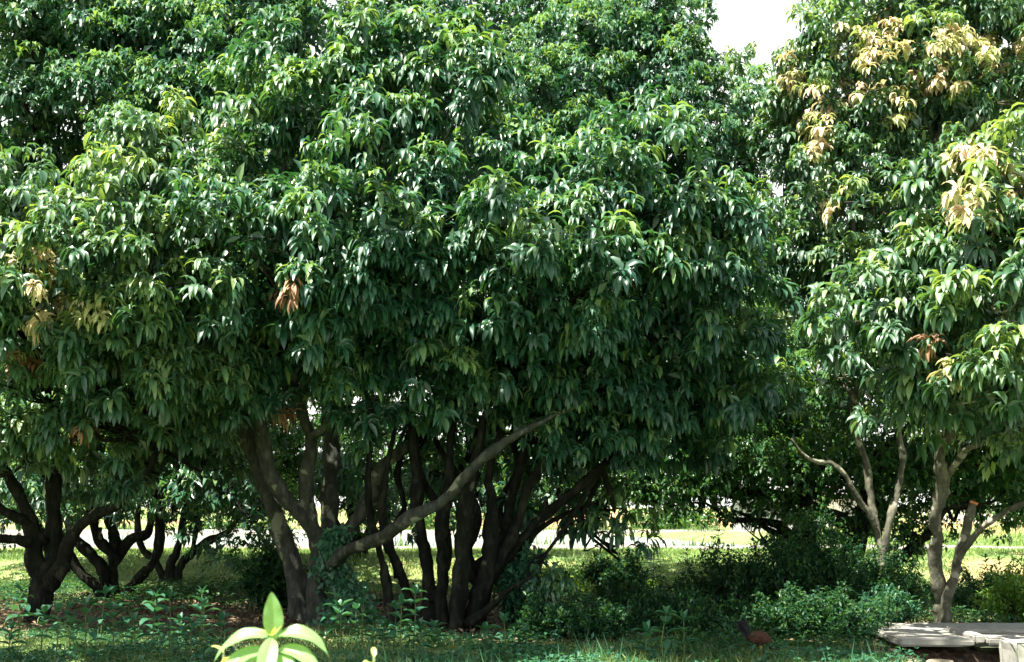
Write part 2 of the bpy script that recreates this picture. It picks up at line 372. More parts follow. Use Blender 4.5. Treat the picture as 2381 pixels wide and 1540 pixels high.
def young_mask(p, spots, Y0=None):
    """shoots standing on the boughs that carry the new flush"""
    m_ = np.zeros(len(p), bool)
    if not spots: return m_
    x, y = project(p)
    for sx, sy, rr in spots:
        m_ |= ((x - sx) ** 2 + ((y - sy) * 1.15) ** 2 < (rr * 1.42) ** 2)
    return m_
GN = {'lychee tree of many crowded': .24}
def build_tree(label, base, lobes, stems, limb_from, mat, bark, L=.245, W=.066, nl=14, dens=1.9, mound=.45, per=16, lod=0, inner=130,
               young=(), dead=(), group='lychee trees of the orchard', name='lychee_tree', back=(), over=(), branches=True, ilod=(.2, .085)):
    root = empty(name, tuple(base)); tag(root, label, 'tree', group)
    for s_ in stems:
        stem('stem', s_[0], s_[1], s_[2] if len(s_) > 2 else bark, root, gnarl=.24 if 'crowded' in label and 'glimpsed' not in label else .15)
    cs, ax, mt = crown_shoots(lobes, dens, mound, per)
    ct = np.clip(mt * .45 + rng.random(len(cs)) * .35 + .62 * ax[:, 2] ** 2 - .18, 0, 1)  # upward shoots paler: young growth, plus top light painted into the tint
    ym, dm = young_mask(cs, young), young_mask(cs, dead)
    ym &= rng.random(len(cs)) < .75
    dm &= ~ym
    ok = ~(ym | dm)
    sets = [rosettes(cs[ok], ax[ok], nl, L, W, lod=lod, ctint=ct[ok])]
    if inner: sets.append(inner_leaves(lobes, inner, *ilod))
    if over:
        oc, oa, _ = crown_shoots(over, 2.4, .42, 9); sets.append(rosettes(oc, oa, 9, L * 1.2, W * 1.25, lod=1))
        sets.append(inner_leaves(over, 150, .26, .12))
    if back:
        bc, ba, _ = crown_shoots(back, 2.0, .42, 7); sets.append(rosettes(bc, ba, 9, L * 1.25, W * 1.35, lod=1))
        if inner: sets.append(inner_leaves(back, inner * .5, .26, .11))
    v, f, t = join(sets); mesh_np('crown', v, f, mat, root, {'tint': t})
    if ym.any():
        v, f, t = rosettes(cs[ym], ax[ym], nl, L * .92, W * .95, lod=lod); o = mesh_np('young_leaves', v, f, M_young, root, {'tint': t})
        o['label'] = 'bronze and yellow new leaves'
    if dm.any():
        v, f, t = rosettes(cs[dm], ax[dm], nl, L, W * .9, lod=lod, droop=(2.5, 4)); o = mesh_np('dry_leaves', v, f, M_dead, root, {'tint': t})
        o['label'] = 'brown dry hanging leaves'
    if branches:
        for c, r in list(lobes) + list(back) + list(over):
            j = min(limb_from, key=lambda q: np.linalg.norm(np.array(q[0]) - c)); p0 = np.array(j[0]); r0 = j[1]
            mid = (p0 + c) / 2 + np.array([0, 0, -.12 * np.linalg.norm(c - p0)]) + rng.normal(size=3) * .15
            _seed[0] += 1
            parts_ = [tube([p0, p0 * .6 + mid * .4, mid, c + rng.normal(size=3) * .1], [r0, r0 * .8, r0 * .55, .02], seg=7, sub=3, seed=_seed[0])]
            for q in range(7):
                dq = rand_dirs(1)[0]; dq[2] = dq[2] * .7 - (.25 if q < 4 else -.1); e_ = c + dq * r * rng.uniform(.7, 1.0); s0 = mid * .5 + c * .5 if q % 2 else c
                parts_.append(tube([s0, (s0 + e_) / 2 + rng.normal(size=3) * .1, e_], [.020, .013, .004], seg=5, sub=3, seed=q))
            v, f, t = join(parts_); mesh_np('branch', v, f, bark, root, smooth=True)
    return root
def path(pts, depths, r):
    """pts: picture points; depths: one value or first/last"""
    n_ = len(pts)
    if not hasattr(depths, '__len__'): depths = (depths, depths)
    D = np.interp(np.linspace(0, 1, n_), np.linspace(0, 1, len(depths)), depths)
    Rr = np.interp(np.linspace(0, 1, n_), np.linspace(0, 1, len(r)), r)
    return [P(p[0], p[1], D[i]) for i, p in enumerate(pts)], list(Rr)
def root_down(pl, z=-.15):
    """carry the foot of a stem into the ground, with a flare"""
    pts, r = pl; p = pts[0]; g_ = float(ground_z(p[0], p[1]))
    q = np.array([p[0], p[1], g_ + z]); q2 = np.array([p[0], p[1], max(g_ + .12, g_ + z + .1)])
    if p[2] < q2[2] + .1: return [q] + pts[1:], [r[0] * 1.35] + r[1:]
    return [q, q2] + pts, [r[0] * 1.35, r[0] * 1.12] + r

# --- A: the large forked tree left of centre
A_st = [root_down(path([(737, 1435), (738, 1360), (740, 1300), (748, 1240)], 20.2, [0.1554, 0.1386, 0.1386, 0.1596])),
        path([(750, 1262), (704, 1203), (666, 1160), (628, 1094), (609, 1009), (592, 904), (585, 780)], (20.2, 19.2), [0.126, 0.1134, 0.1008, 0.0882, 0.0714]),
        path([(742, 1262), (718, 1200), (711, 1132), (720, 1056), (722, 1013), (704, 966), (685, 900), (690, 780)], (20.2, 19.4), [0.126, 0.1008, 0.084, 0.0672, 0.0504]),
        path([(722, 1013), (742, 1005), (770, 975), (790, 930), (830, 820)], (19.6, 19.0), [0.063, 0.0504, 0.0378]),
        root_down(path([(712, 1425), (690, 1345), (655, 1240), (628, 1160), (600, 1085), (573, 1013), (557, 971), (533, 923), (514, 880), (490, 800)], (20.7, 21.2), [0.1428, 0.1302, 0.126, 0.105, 0.0798, 0.0504])),
        path([(752, 1290), (766, 1220), (766, 1142), (772, 1075), (768, 1009), (761, 940), (750, 800)], (20.5, 21.3), [0.1428, 0.126, 0.1176, 0.1008, 0.0672]),
        path([(765, 1290), (790, 1258), (820, 1220), (856, 1170), (872, 1118), (900, 1075), (950, 1037), (1007, 994), (1080, 960), (1180, 900)], (20.4, 20.0), [0.126, 0.105, 0.1008, 0.0798, 0.0588]),
        path([(738, 1352), (768, 1312), (815, 1277), (884, 1251), (950, 1208), (1036, 1160), (1093, 1094), (1150, 1047), (1197, 1013), (1273, 975), (1340, 945)], (20.2, 19.6, 19.0, 18.4, 18.2, 18.1, 18.1, 18.2, 18.5), [0.1008, 0.0882, 0.0798, 0.0672, 0.0504, 0.0294])]
A_lf = [(P(592, 904, 19.5), .07), (P(690, 850, 19.6), .06), (P(533, 923, 21), .07), (P(761, 940, 21.1), .08), (P(830, 820, 19.1), .04), (P(1007, 994, 20.1), .06), (P(750, 800, 21), .06)]
A_lobes = [lobe(*a) for a in [
    (935, 120, 19.15, 176.7, 97.65), (1075, 190, 18.95, 116.25, 116.25), (780, 235, 18.95, 139.5, 102.3), (900, 300, 18.85, 204.6, 93), (640, 290, 19.15, 93, 74.4),
    (700, 460, 17.70, 139.5, 83.7), (600, 560, 17.40, 120.9, 83.7), (860, 460, 17.70, 139.5, 83.7), (1010, 420, 18.00, 102.3, 65.1), (880, 570, 17.30, 176.7, 93), (1060, 530, 17.60, 102.3, 83.7),
    (560, 690, 18.30, 130.2, 111.6), (740, 680, 17.72, 158.1, 111.6), (940, 710, 17.95, 176.7, 111.6), (800, 820, 18.60, 167.4, 74.4), (980, 850, 18.80, 139.5, 74.4), (610, 830, 19.20, 102.3, 74.4), (1090, 800, 18.90, 111.6, 102.3)]]
A_lobes += [lobe(*a) for a in [(870, 950, 18.7, 90, 35), (640, 960, 19.0, 60, 30), (1120, 930, 18.8, 80, 40)]]
A_back = [lobe(*a, ) for a in [(300, 560, 19.9, 120, 90, .7), (380, 640, 20.2, 100, 90, .7), (700, 350, 21.5, 260, 200, 1.2), (950, 350, 21.5, 260, 200, 1.2), (640, 700, 21.5, 230, 160, 1.3), (900, 730, 21.3, 260, 150, 1.3), (800, 520, 22.5, 320, 220, 1.3)]]  # leading small lobes added to block a sun leak onto the stems
build_tree('large lychee tree with thick forked grey trunk and one long limb slanting right', P(737, 1435, 20.2) * [1, 1, 0], A_lobes, A_st, A_lf, M_leaf, M_bark,
           back=A_back, dead=[(672, 655, 22), (655, 965, 20)], young=[(510, 310, 26)])

# --- B: many-stemmed dark tree right of it
B_st = [root_down(path([(929, 1470), (908, 1402), (894, 1331), (880, 1270), (860, 1200), (856, 1090), (875, 960), (900, 850)], (18.9, 19.8), [0.0697, 0.0574, 0.041, 0.0246])),
        root_down(path([(957, 1440), (943, 1369), (922, 1312), (903, 1270), (888, 1200), (900, 1090), (930, 950)], 19.4, [0.0697, 0.0574, 0.0369])),
        root_down(path([(1003, 1445), (993, 1331), (979, 1236), (969, 1141), (965, 1070), (950, 900)], (19.2, 19.6), [0.0902, 0.082, 0.0697, 0.0492])),
        root_down(path([(1024, 1450), (1031, 1331), (1026, 1260), (1034, 1180), (1045, 1094), (1050, 1023), (1060, 850)], (18.9, 19.5), [0.0984, 0.082, 0.0697, 0.0492])),
        root_down(path([(1060, 1473), (1069, 1355), (1079, 1236), (1088, 1141), (1112, 1047), (1150, 880)], (18.6, 19), [0.1189, 0.0984, 0.082, 0.0574])),
        root_down(path([(1088, 1473), (1124, 1355), (1140, 1260), (1143, 1151), (1135, 1113), (1170, 980)], (18.8, 19.4), [0.1066, 0.0902, 0.0697, 0.0492])),
        root_down(path([(1103, 1450), (1130, 1360), (1188, 1284), (1245, 1217), (1310, 1160), (1400, 1085), (1480, 1000)], (19, 19.8), [0.082, 0.0738, 0.0615, 0.0369])),
        path([(1100, 1400), (1160, 1300), (1200, 1230), (1230, 1130), (1290, 1040), (1340, 920)], (19, 19.4), [0.0902, 0.082, 0.0656, 0.0492]),
        path([(1083, 1455), (1150, 1402), (1188, 1369), (1240, 1340)], (18.6, 18.2), [0.0574, 0.041, 0.0164]),
        path([(1105, 1330), (1170, 1255), (1190, 1160), (1230, 1020)], (19.3, 19.9), [0.0984, 0.082, 0.0492])]
B_st += [path([(1010, 1400), (1040, 1300), (1030, 1200), (985, 1120), (960, 1010)], (19.1, 19.9), [.07, .055, .045, .03]),
         path([(1120, 1380), (1085, 1290), (1110, 1200), (1075, 1120), (1020, 1040), (990, 960)], (19.2, 20.2), [.08, .06, .05, .03]),
         path([(1140, 1340), (1175, 1250), (1160, 1180), (1200, 1090), (1190, 1000)], (19.5, 20.3), [.07, .055, .045, .03]),
         path([(1195, 1278), (1260, 1225), (1330, 1190), (1400, 1165)], (19.4, 20.2), [.045, .03, .012]),
         path([(930, 1340), (905, 1250), (940, 1180), (925, 1100), (950, 1000)], (19.8, 20.6), [.055, .045, .03])]
B_lf = [(P(1060, 850, 19.4), .06), (P(1150, 880, 19), .06), (P(1340, 920, 19.4), .06), (P(1400, 1085, 19.8), .05), (P(1230, 1020, 19.9), .05), (P(1480, 1000, 19.8), .04)]
B_lobes = [lobe(*a) for a in [
    (1300, 400, 18.00, 93, 55.8), (1420, 400, 17.90, 139.5, 79.05), (1300, 500, 17.50, 120.9, 83.7), (1500, 500, 17.70, 130.2, 83.7), (1640, 480, 18.20, 83.7, 83.7), (1250, 590, 17.00, 120.9, 74.4),
    (1400, 600, 17.10, 130.2, 102.3), (1560, 620, 17.87, 130.2, 102.3), (1660, 640, 18.42, 93, 102.3), (1230, 710, 17.85, 130.2, 102.3), (1400, 750, 18.25, 148.8, 111.6), (1570, 760, 18.82, 139.5, 102.3),
    (1670, 790, 19.46, 93, 111.6), (1220, 850, 18.80, 130.2, 83.7), (1370, 890, 18.70, 148.8, 83.7), (1530, 900, 19.10, 148.8, 83.7), (1680, 920, 19.70, 102.3, 83.7), (1250, 960, 19.50, 130.2, 46.5),
    (1430, 990, 19.50, 139.5, 55.8), (1590, 1010, 19.80, 139.5, 55.8), (1405, 1190, 20.30, 57.66, 51.15, .35), (1405, 1262, 20.30, 35.34, 23.25, .2)]]
B_lobes += [lobe(*a) for a in [(965, 1030, 20.0, 60, 50), (1110, 1000, 19.6, 80, 35), (1215, 1080, 20.6, 70, 40), (1310, 1060, 20.6, 80, 50), (1230, 1340, 18.6, 45, 40, .3), (1040, 1110, 20.8, 50, 30, .4)]]
B_back = [lobe(*a) for a in [(1350, 550, 21, 260, 200, 1.2), (1550, 650, 21, 230, 200, 1.2), (1300, 800, 21, 260, 150, 1.3), (1550, 900, 21.3, 240, 140, 1.3), (1350, 980, 21.5, 200, 60, .9)]]
build_tree('lychee tree of many crowded dark stems rising beside the long slanting limb', P(1050, 1460, 18.9) * [1, 1, 0], B_lobes, B_st, B_lf, M_leaf, M_bark_dark,
           back=B_back, dead=[(1100, 920, 24), (1132, 890, 16)])

# --- C: dark tree at the left edge
C_st = [root_down(path([(86, 1425), (96, 1370), (100, 1330)], 20.2, [.17, .155, .17])),
        path([(92, 1345), (80, 1300), (75, 1234), (53, 1167), (27, 1123), (-20, 1040)], (20.2, 20), [.12, .11, .09, .07]),
        path([(104, 1355), (122, 1310), (124, 1256), (124, 1167), (122, 1079), (115, 960)], (20.2, 20.5), [.16, .14, .11, .08]),
        path([(108, 1365), (140, 1320), (168, 1245), (222, 1198), (275, 1172), (330, 1120), (370, 1040)], (20.2, 19.4), [.13, .10, .08, .06, .04]),
        path([(70, 1262), (30, 1254), (-20, 1250), (-90, 1235)], (20, 19.7), [.07, .06, .05]),
        path([(102, 1262), (58, 1212), (10, 1190), (-60, 1130)], (20.2, 19.6), [.085, .07, .05]),
        path([(134, 1345), (152, 1322), (163, 1316)], 20, [.1, .07, .05])]
C_lf = [(P(-20, 1040, 20), .06), (P(115, 960, 20.4), .07), (P(370, 1040, 19.4), .04), (P(-60, 1130, 19.6), .04), (P(120, 1079, 20.4), .07)]
C_lobes = [lobe(*a) for a in [
    (400, 350, 18.55, 102.3, 51.15), (340, 420, 18.05, 111.6, 74.4), (470, 440, 18.15, 102.3, 74.4), (130, 450, 18.15, 65.1, 46.5), (40, 500, 17.95, 83.7, 55.8), (180, 530, 17.55, 111.6, 65.1), (330, 540, 17.35, 120.9, 83.7), (470, 560, 17.55, 83.7, 74.4),
    (60, 620, 16.98, 120.9, 83.7), (220, 650, 16.87, 139.5, 83.7), (380, 680, 17.06, 102.3, 74.4), (-40, 720, 17.28, 102.3, 93), (110, 760, 17.30, 120.9, 83.7), (260, 780, 17.40, 120.9, 83.7), (410, 800, 17.90, 93, 74.4),
    (40, 880, 18.00, 120.9, 55.8), (200, 890, 18.00, 120.9, 55.8), (360, 900, 18.30, 120.9, 65.1), (180, 970, 18.40, 65.1, 41.85), (470, 880, 18.60, 65.1, 65.1), (350, 990, 18.60, 83.7, 37.2), (-60, 960, 18.50, 83.7, 55.8)]]
C_lobes += [lobe(*a) for a in [(60, 990, 18.8, 110, 45), (290, 1010, 19, 90, 40), (430, 990, 19.4, 90, 50), (120, 1040, 19.6, 130, 40), (-60, 1060, 19.5, 90, 50), (330, 1080, 21.5, 110, 50), (480, 1060, 21.5, 70, 50)]]
C_back = [lobe(*a) for a in [(150, 620, 20.8, 260, 160, 1.2), (370, 600, 20.8, 200, 160, 1.2), (80, 800, 20.8, 240, 130, 1.3), (330, 830, 21, 220, 120, 1.3), (-150, 750, 19.5, 140, 250, 1.2), (150, 960, 21.4, 260, 80, 1.0)]]
build_tree('lychee tree with a stout black trunk at left, some pink new leaves', P(90, 1430, 20.2) * [1, 1, 0], C_lobes, C_st, C_lf, M_leaf2, M_bark_dark,
           back=C_back, young=[(75, 605, 42), (130, 680, 48), (100, 730, 34), (205, 735, 30)], dead=[(62, 830, 18), (180, 992, 14)])

# --- L: tall tree behind, upper left
L_lobes = [lobe(*a) for a in [
    (60, 40, 24, 150, 100), (230, 60, 23.6, 140, 100), (400, 50, 23.6, 140, 100), (560, 60, 24, 130, 100), (700, 60, 24.5, 120, 90), (60, 200, 23.8, 150, 90), (230, 190, 23.3, 130, 90),
    (390, 190, 23.0, 130, 100), (540, 200, 23.2, 130, 100), (650, 200, 23.8, 90, 100), (340, 265, 22.8, 100, 50), (480, 300, 22.9, 120, 60), (50, 320, 25.2, 90, 50), (610, 310, 23.4, 90, 60),
    (300, -120, 24.5, 400, 110, 1.5), (0, -120, 24.5, 250, 110, 1.5), (650, -90, 25, 200, 80, 1.2)]]
L_lobes += [lobe(*a) for a in [(30, 1130, 24.2, 100, 45), (170, 1110, 24.5, 100, 45), (310, 1130, 24.2, 90, 45), (440, 1120, 24, 90, 50), (540, 1130, 23.8, 70, 50), (240, 1180, 25, 60, 25), (80, 1190, 25, 60, 20), (400, 1180, 24.8, 60, 22), (590, 1200, 23.5, 45, 40)]]
L_back = [lobe(*a) for a in [(150, 150, 26, 280, 250, 1.4), (480, 150, 26, 280, 250, 1.4), (200, 420, 26, 330, 130, 1.4), (550, 450, 26, 220, 160, 1.4), (80, 480, 25, 160, 160, 1)]]
Lb = P(300, 1380, 25.5)
L_st = [root_down(path([(262, 1372), (262, 1320), (262, 1291), (231, 1256), (213, 1203), (190, 1100), (180, 900), (170, 600)], 25.5, [.11, .09, .08, .07, .06])),
        root_down(path([(252, 1374), (222, 1365), (186, 1331), (155, 1278), (133, 1225), (110, 1120), (60, 900)], 25.2, [.095, .085, .07, .05])),
        path([(250, 1372), (239, 1327), (204, 1283), (173, 1247), (150, 1180), (140, 1060)], 25.4, [.11, .09, .06]),
        path([(262, 1300), (266, 1250), (255, 1212), (250, 1150), (262, 1050), (300, 800)], 25.6, [.10, .08, .05]),
        path([(266, 1310), (302, 1256), (340, 1243), (355, 1200), (380, 1100), (430, 800), (450, 500)], 25.7, [.09, .08, .08]),
        root_down(path([(275, 1376), (310, 1358), (341, 1327), (368, 1278), (372, 1203), (382, 1120), (420, 900)], 25.2, [.09, .09, .08, .05])),
        path([(231, 1256), (234, 1226)], 25.4, [.04, .03])]
L_lf = [(P(170, 600, 25.5), .07), (P(300, 800, 25.6), .05), (P(450, 500, 25.7), .08), (P(420, 900, 25.2), .05)]
build_tree('lychee tree whose low stems fan out behind the stout black trunk', Lb * [1, 1, 0], L_lobes, L_st, L_lf, M_leaf, M_bark_dark,
           L=.22, W=.068, dens=2.2, mound=.5, per=13, back=L_back, lod=1)

# --- K: tree behind, upper centre right
K_lobes = [lobe(*a) for a in [
    (1330, 110, 25, 110, 100), (1450, 90, 25, 120, 100), (1545, 60, 25.3, 75, 90), (1600, 160, 25.2, 85, 80), (1480, 200, 24.6, 130, 90), (1330, 220, 24.2, 120, 80), (1230, 200, 24.2, 90, 50), (1640, 240, 25, 80, 100),
    (1540, 300, 24.3, 120, 80), (1390, 310, 24, 110, 70), (1290, 330, 24, 90, 60), (1650, 380, 25, 90, 100), (1500, -60, 25.6, 130, 80), (1270, 20, 26, 100, 90), (1715, 330, 26, 45, 60)]]
K_lobes += [lobe(*a) for a in [(1735, 250, 27, 55, 60), (1745, 340, 27, 60, 60), (1730, 430, 27, 70, 60), (1760, 540, 27, 70, 70), (1770, 650, 27, 60, 70), (1790, 215, 27.5, 50, 40)]]
K_lobes += [lobe(*a) for a in [(870, 1160, 26.5, 60, 40), (980, 1130, 26, 80, 50), (1110, 1140, 26.5, 80, 50), (1230, 1100, 26, 80, 50), (1320, 1060, 25.5, 80, 50), (780, 1110, 26.5, 70, 50), (1190, 1180, 27, 45, 25)]]
K_back = [lobe(*a) for a in [(1420, 150, 27, 200, 200, 1.4), (1250, 300, 27, 200, 200, 1.3), (1100, 60, 28, 180, 150, 1.4), (1500, 400, 27, 220, 200, 1.4), (1200, 550, 27, 250, 150, 1.3), (900, 60, 27.5, 200, 140, 1.3), (1550, 700, 27, 250, 150, 1.3), (1150, 380, 25.5, 160, 90, .8)]]
K_st = [root_down(path([(1170, 1330), (1165, 1250), (1190, 1100), (1230, 900), (1300, 600)], 28, [.2, .17, .13, .1])),
        path([(1166, 1260), (1120, 1150), (1090, 1000), (1060, 700)], 28, [.13, .11, .08]),
        root_down(path([(1195, 1335), (1225, 1250), (1290, 1150), (1400, 950), (1480, 600)], 28, [.15, .13, .11, .08]))]
K_lf = [(P(1300, 600, 28), .09), (P(1060, 700, 28), .07), (P(1480, 600, 28), .07)]
build_tree('tall lychee tree rising behind the centre, its right side against the open white sky', P(1180, 1330, 28) * [1, 1, 0], K_lobes, K_st, K_lf, M_leaf, M_bark_dark,
           L=.19, W=.058, dens=2.5, mound=.46, per=13, back=K_back, lod=1)

# --- N: slim pale-stemmed tree with yellow flush, upper right
N_st = [root_down(path([(2050, 1400), (2048, 1340), (2051, 1290), (2036, 1218), (2024, 1152), (2016, 1082), (2003, 1045), (1991, 1008), (1985, 925), (1990, 700), (1980, 450)], (21, 22), [.07, .055, .05, .05, .045]), 0),
        path([(2050, 1320), (2061, 1247), (2073, 1194), (2084, 1152), (2095, 1099), (2100, 1062), (2089, 1012), (2082, 946), (2110, 700), (2150, 400)], (21, 22), [.055, .05, .048, .045]),
        path([(2036, 1225), (2018, 1190), (1995, 1161), (1962, 1103), (1933, 1078), (1900, 1074), (1867, 1057), (1840, 1020)], (21.2, 20.8), [.05, .042, .032, .02])]
N_st[0] = (N_st[0][0][0], N_st[0][0][1]) if isinstance(N_st[0][0], tuple) else N_st[0]
N_lf = [(P(1980, 450, 22), .06), (P(2150, 400, 22), .06), (P(1990, 700, 21.8), .06), (P(2110, 700, 21.8), .06), (P(1985, 925, 21.5), .05)]
N_lobes = [lobe(*a) for a in [
    (1990, 40, 22.8, 90, 80), (2120, 40, 22.6, 120, 90), (2270, 30, 22.4, 130, 90), (2390, 60, 22.4, 100, 110), (1860, 140, 23.2, 75, 60), (1950, 160, 22.6, 95, 90), (2080, 160, 22.2, 120, 90), (2220, 160, 22, 120, 90),
    (2350, 190, 22, 110, 90), (1840, 240, 23.4, 90, 80), (1940, 270, 22.5, 100, 80), (2080, 270, 22, 120, 80), (2220, 270, 22, 120, 70), (1990, 370, 22, 110, 80), (2130, 370, 22, 110, 70), (1850, 350, 23.3, 75, 60),
    (1900, 480, 22.3, 110, 70), (2030, 480, 21.8, 120, 80), (1850, 580, 22.3, 100, 70), (1980, 590, 21.6, 110, 70), (1760, 520, 23, 50, 60), (2080, 600, 21.6, 90, 80), (1940, 680, 22, 80, 60), (1790, 640, 22.6, 60, 50),
    (2200, -80, 23, 200, 90, 1.2), (2050, 800, 21.5, 100, 70), (2140, 840, 21.4, 100, 60), (1990, 870, 21.8, 70, 60)]]
N_back = [lobe(*a) for a in [(1850, 420, 24.3, 60, 90, .6), (1900, 690, 24, 70, 90, .7), (2010, 950, 24, 90, 60, .7), (1840, 560, 24.4, 60, 90, .7), (1830, 300, 24.5, 40, 60, .5), (2080, 200, 24.5, 170, 200, 1.3), (2280, 250, 24.5, 200, 200, 1.3), (2100, 480, 24, 200, 140, 1.2), (2250, 700, 24, 200, 200, 1.2), (2350, 950, 24, 160, 130, 1.2), (2030, 700, 24, 90, 120, .8)]]
N_young = [(1990, 85, 34), (2060, 95, 40), (2115, 125, 34), (1960, 205, 32), (1905, 225, 36), (2085, 225, 32), (2085, 265, 26), (1890, 285, 34), (1955, 470, 34), (2215, 95, 34), (2170, 150, 38),
           (2290, 95, 36), (1850, 175, 28), (1900, 345, 22), (2010, 150, 40), (2230, 175, 26), (1840, 120, 18), (2370, 110, 30), (2060, 50, 26), (1975, 130, 26), (2150, 215, 20), (2320, 150, 26)]
build_tree('slender pale-stemmed lychee tree crowned with yellow-orange new leaves beside open white sky', P(2050, 1400, 21) * [1, 1, 0], N_lobes, N_st, N_lf, M_leaf2, M_bark_pale,
           dens=2.3, mound=.44, per=12, L=.21, W=.064, back=N_back, young=N_young)

# --- H: nearer tree at the right edge
H_st = [root_down(path([(2189, 1402), (2181, 1359), (2174, 1297), (2179, 1247), (2174, 1206), (2189, 1152), (2190, 1111), (2185, 1070), (2193, 1037), (2209, 996), (2230, 850), (2260, 600)], (18.9, 18.2), [.10, .08, .078, .088, .085, .07, .05])),
        path([(2189, 1045), (2185, 1020), (2177, 996), (2170, 950), (2150, 820)], (18.6, 17.8), [.05, .04, .03]),
        path([(2200, 1110), (2207, 1100), (2230, 1070), (2247, 1045), (2288, 1024), (2340, 960)], (18.7, 17.8), [.055, .045, .03]),
        root_down(path([(2200, 1398), (2218, 1346), (2226, 1300), (2236, 1270), (2248, 1227), (2263, 1172)], (18.8, 18.6), [.065, .06, .058, .052])),
        path([(2219, 1330), (2230, 1300), (2251, 1265), (2284, 1227), (2333, 1194), (2374, 1173), (2440, 1130), (2500, 1000)], (18.8, 17.6), [.045, .038, .034])]
H_lf = [(P(2230, 850, 18.2), .06), (P(2260, 600, 18.2), .06), (P(2150, 820, 17.8), .03), (P(2340, 960, 17.8), .03), (P(2500, 1000, 17.6), .05)]
H_lobes = [lobe(*a) for a in [
    (2250, 375, 15.8, 75, 50), (2240, 460, 15.6, 85, 70), (2350, 440, 15.4, 80, 75), (2310, 540, 15.3, 110, 60), (2180, 590, 16.0, 90, 60), (2050, 650, 16.6, 65, 50), (2180, 680, 16, 110, 60), (2030, 740, 16.6, 75, 60), (2160, 770, 16.2, 110, 60),
    (2370, 700, 14.6, 70, 70), (2280, 660, 15.6, 80, 70), (2260, 830, 15.6, 80, 60), (2370, 830, 14.9, 70, 80), (2270, 920, 15.8, 70, 50), (2100, 860, 16.6, 100, 50), (2190, 890, 16.4, 80, 60), (2370, 940, 16, 90, 70), (2460, 600, 15.2, 80, 180), (2150, 930, 17.6, 100, 40), (2340, 1000, 17.4, 110, 40)]]
H_back = [lobe(*a) for a in [(2300, 600, 18.6, 160, 150, 1.2), (2200, 800, 18.6, 170, 120, 1.2), (2420, 800, 18, 160, 220, 1.2), (2350, 960, 19, 150, 60, 1.0)]]
build_tree('lychee tree with blotched pale stems, one stem sawn off, behind the concrete slab', P(2190, 1402, 18.9) * [1, 1, 0], H_lobes, H_st, H_lf, M_leaf2, M_bark_pale,
           dens=3.0, mound=.36, per=10, L=.225, W=.07, back=H_back, young=[(2250, 350, 34), (2350, 425, 36), (2235, 455, 40), (2285, 520, 34), (2200, 850, 16), (2320, 470, 20)], dead=[(2140, 800, 10)])
root_H = [o for o in COL.objects if o.name.startswith("lychee_tree") and o.parent is None][-1]
# tall unseen trees added beside the view so their crowns shade the near weeds
for lab_, tx, ty, cr_ in (('unseen tall tree added beyond the left of the view to shade the near weeds', -10.4, 9.8, [(-8.9, 11.7), (-6.6, 11.8), (-4.6, 12.2)]),
                          ('unseen tall tree added beyond the right of the view to shade the near weeds', 9.4, 9.2, [(-3.0, 13.0), (-1.4, 13.0), (.1, 12.7)])):
    lb_ = [(np.array([cx_, cy_, 10.1 + .4 * math.sin(cx_)]), np.array([1.35, 1.45, .85])) for cx_, cy_ in cr_]
    j_ = np.array([tx * .8 + cr_[2][0] * .2, ty + .5, 6.9])
    build_tree(lab_, np.array([tx, ty, 0.]), lb_, [([np.array([tx, ty, -.1]), np.array([tx + .1, ty, 3.]), j_], [.28, .22, .16])], [(j_, .10)], M_leaf, M_bark, lod=1, inner=230, group=None, name='added_shade_tree', L=.26, W=.09)
pc = P(2263, 1172, 18.6); v, f, t = tube([pc - np.array([.0, 0, .0]), pc + np.array([.012, -.004, .03])], [.056, .050], seg=12, sub=1, gnarl=.05)
o = mesh_np('sawn_end', v, f, M_cut, root_H); o['label'] = 'orange freshly sawn face of the stem'

# --- E, F, Q, S: lower trees farther back
def back_tree(label, bx, by, Y, lobes_, stems_, top=(), name='lychee_tree', mat=M_small, L=.16, W=.055, dens=3.2, mound=.36, per=10, inner=150, lf=None, bark=M_bark_dark, young=(), group='lychee trees of the orchard'):
    lb = [lobe(*a) for a in lobes_]; st = [root_down(path(s_[0], Y if len(s_) < 3 else s_[2], s_[1])) if s_[0][0][1] >= by - 30 else path(s_[0], Y if len(s_) < 3 else s_[2], s_[1]) for s_ in stems_]
    lf_ = [(s_[0][-1], s_[1][-1]) for s_ in st]
    return build_tree(label, P(bx, by, Y) * [1, 1, 0], lb, st, lf_, mat, bark, L=L, W=W, nl=9, dens=dens, mound=mound, per=per, lod=1, inner=inner, name=name, young=young, group=group, back=[lobe(*a) for a in top])  # top: hidden upper lobes added to shade the foliage below
back_tree('low spreading lychee tree on the grass behind, its crooked stems reaching right', 400, 1345, 30,
          [(470, 1090, 30, 150, 90, 1.6), (350, 1080, 30, 140, 80, 1.5), (560, 1080, 29.5, 90, 100, 1.2), (590, 1170, 29.5, 70, 70, .8), (600, 1245, 29.5, 45, 50, .5), (430, 950, 31, 220, 90, 1.8), (250, 1000, 30.5, 160, 90, 1.5), (100, 1020, 30, 180, 90, 1.6), (60, 1140, 31, 90, 40, .8), (480, 1170, 30.5, 90, 35, .7), (330, 1150, 31, 80, 30, .7)],
          [([(395, 1345), (397, 1310), (412, 1283), (426, 1212), (440, 1130)], [.12, .09, .05]), ([(402, 1345), (420, 1315), (448, 1287), (488, 1256), (532, 1234), (570, 1180)], [.11, .08, .04]),
           ([(390, 1345), (365, 1310), (330, 1275), (320, 1200), (330, 1120)], [.09, .07, .04]), ([(448, 1287), (455, 1240), (470, 1170)], [.06, .04])], top=[(430, 800, 30.5, 260, 160, 2.2), (150, 820, 30.5, 260, 150, 2.2), (600, 820, 30.5, 160, 150, 1.8)])
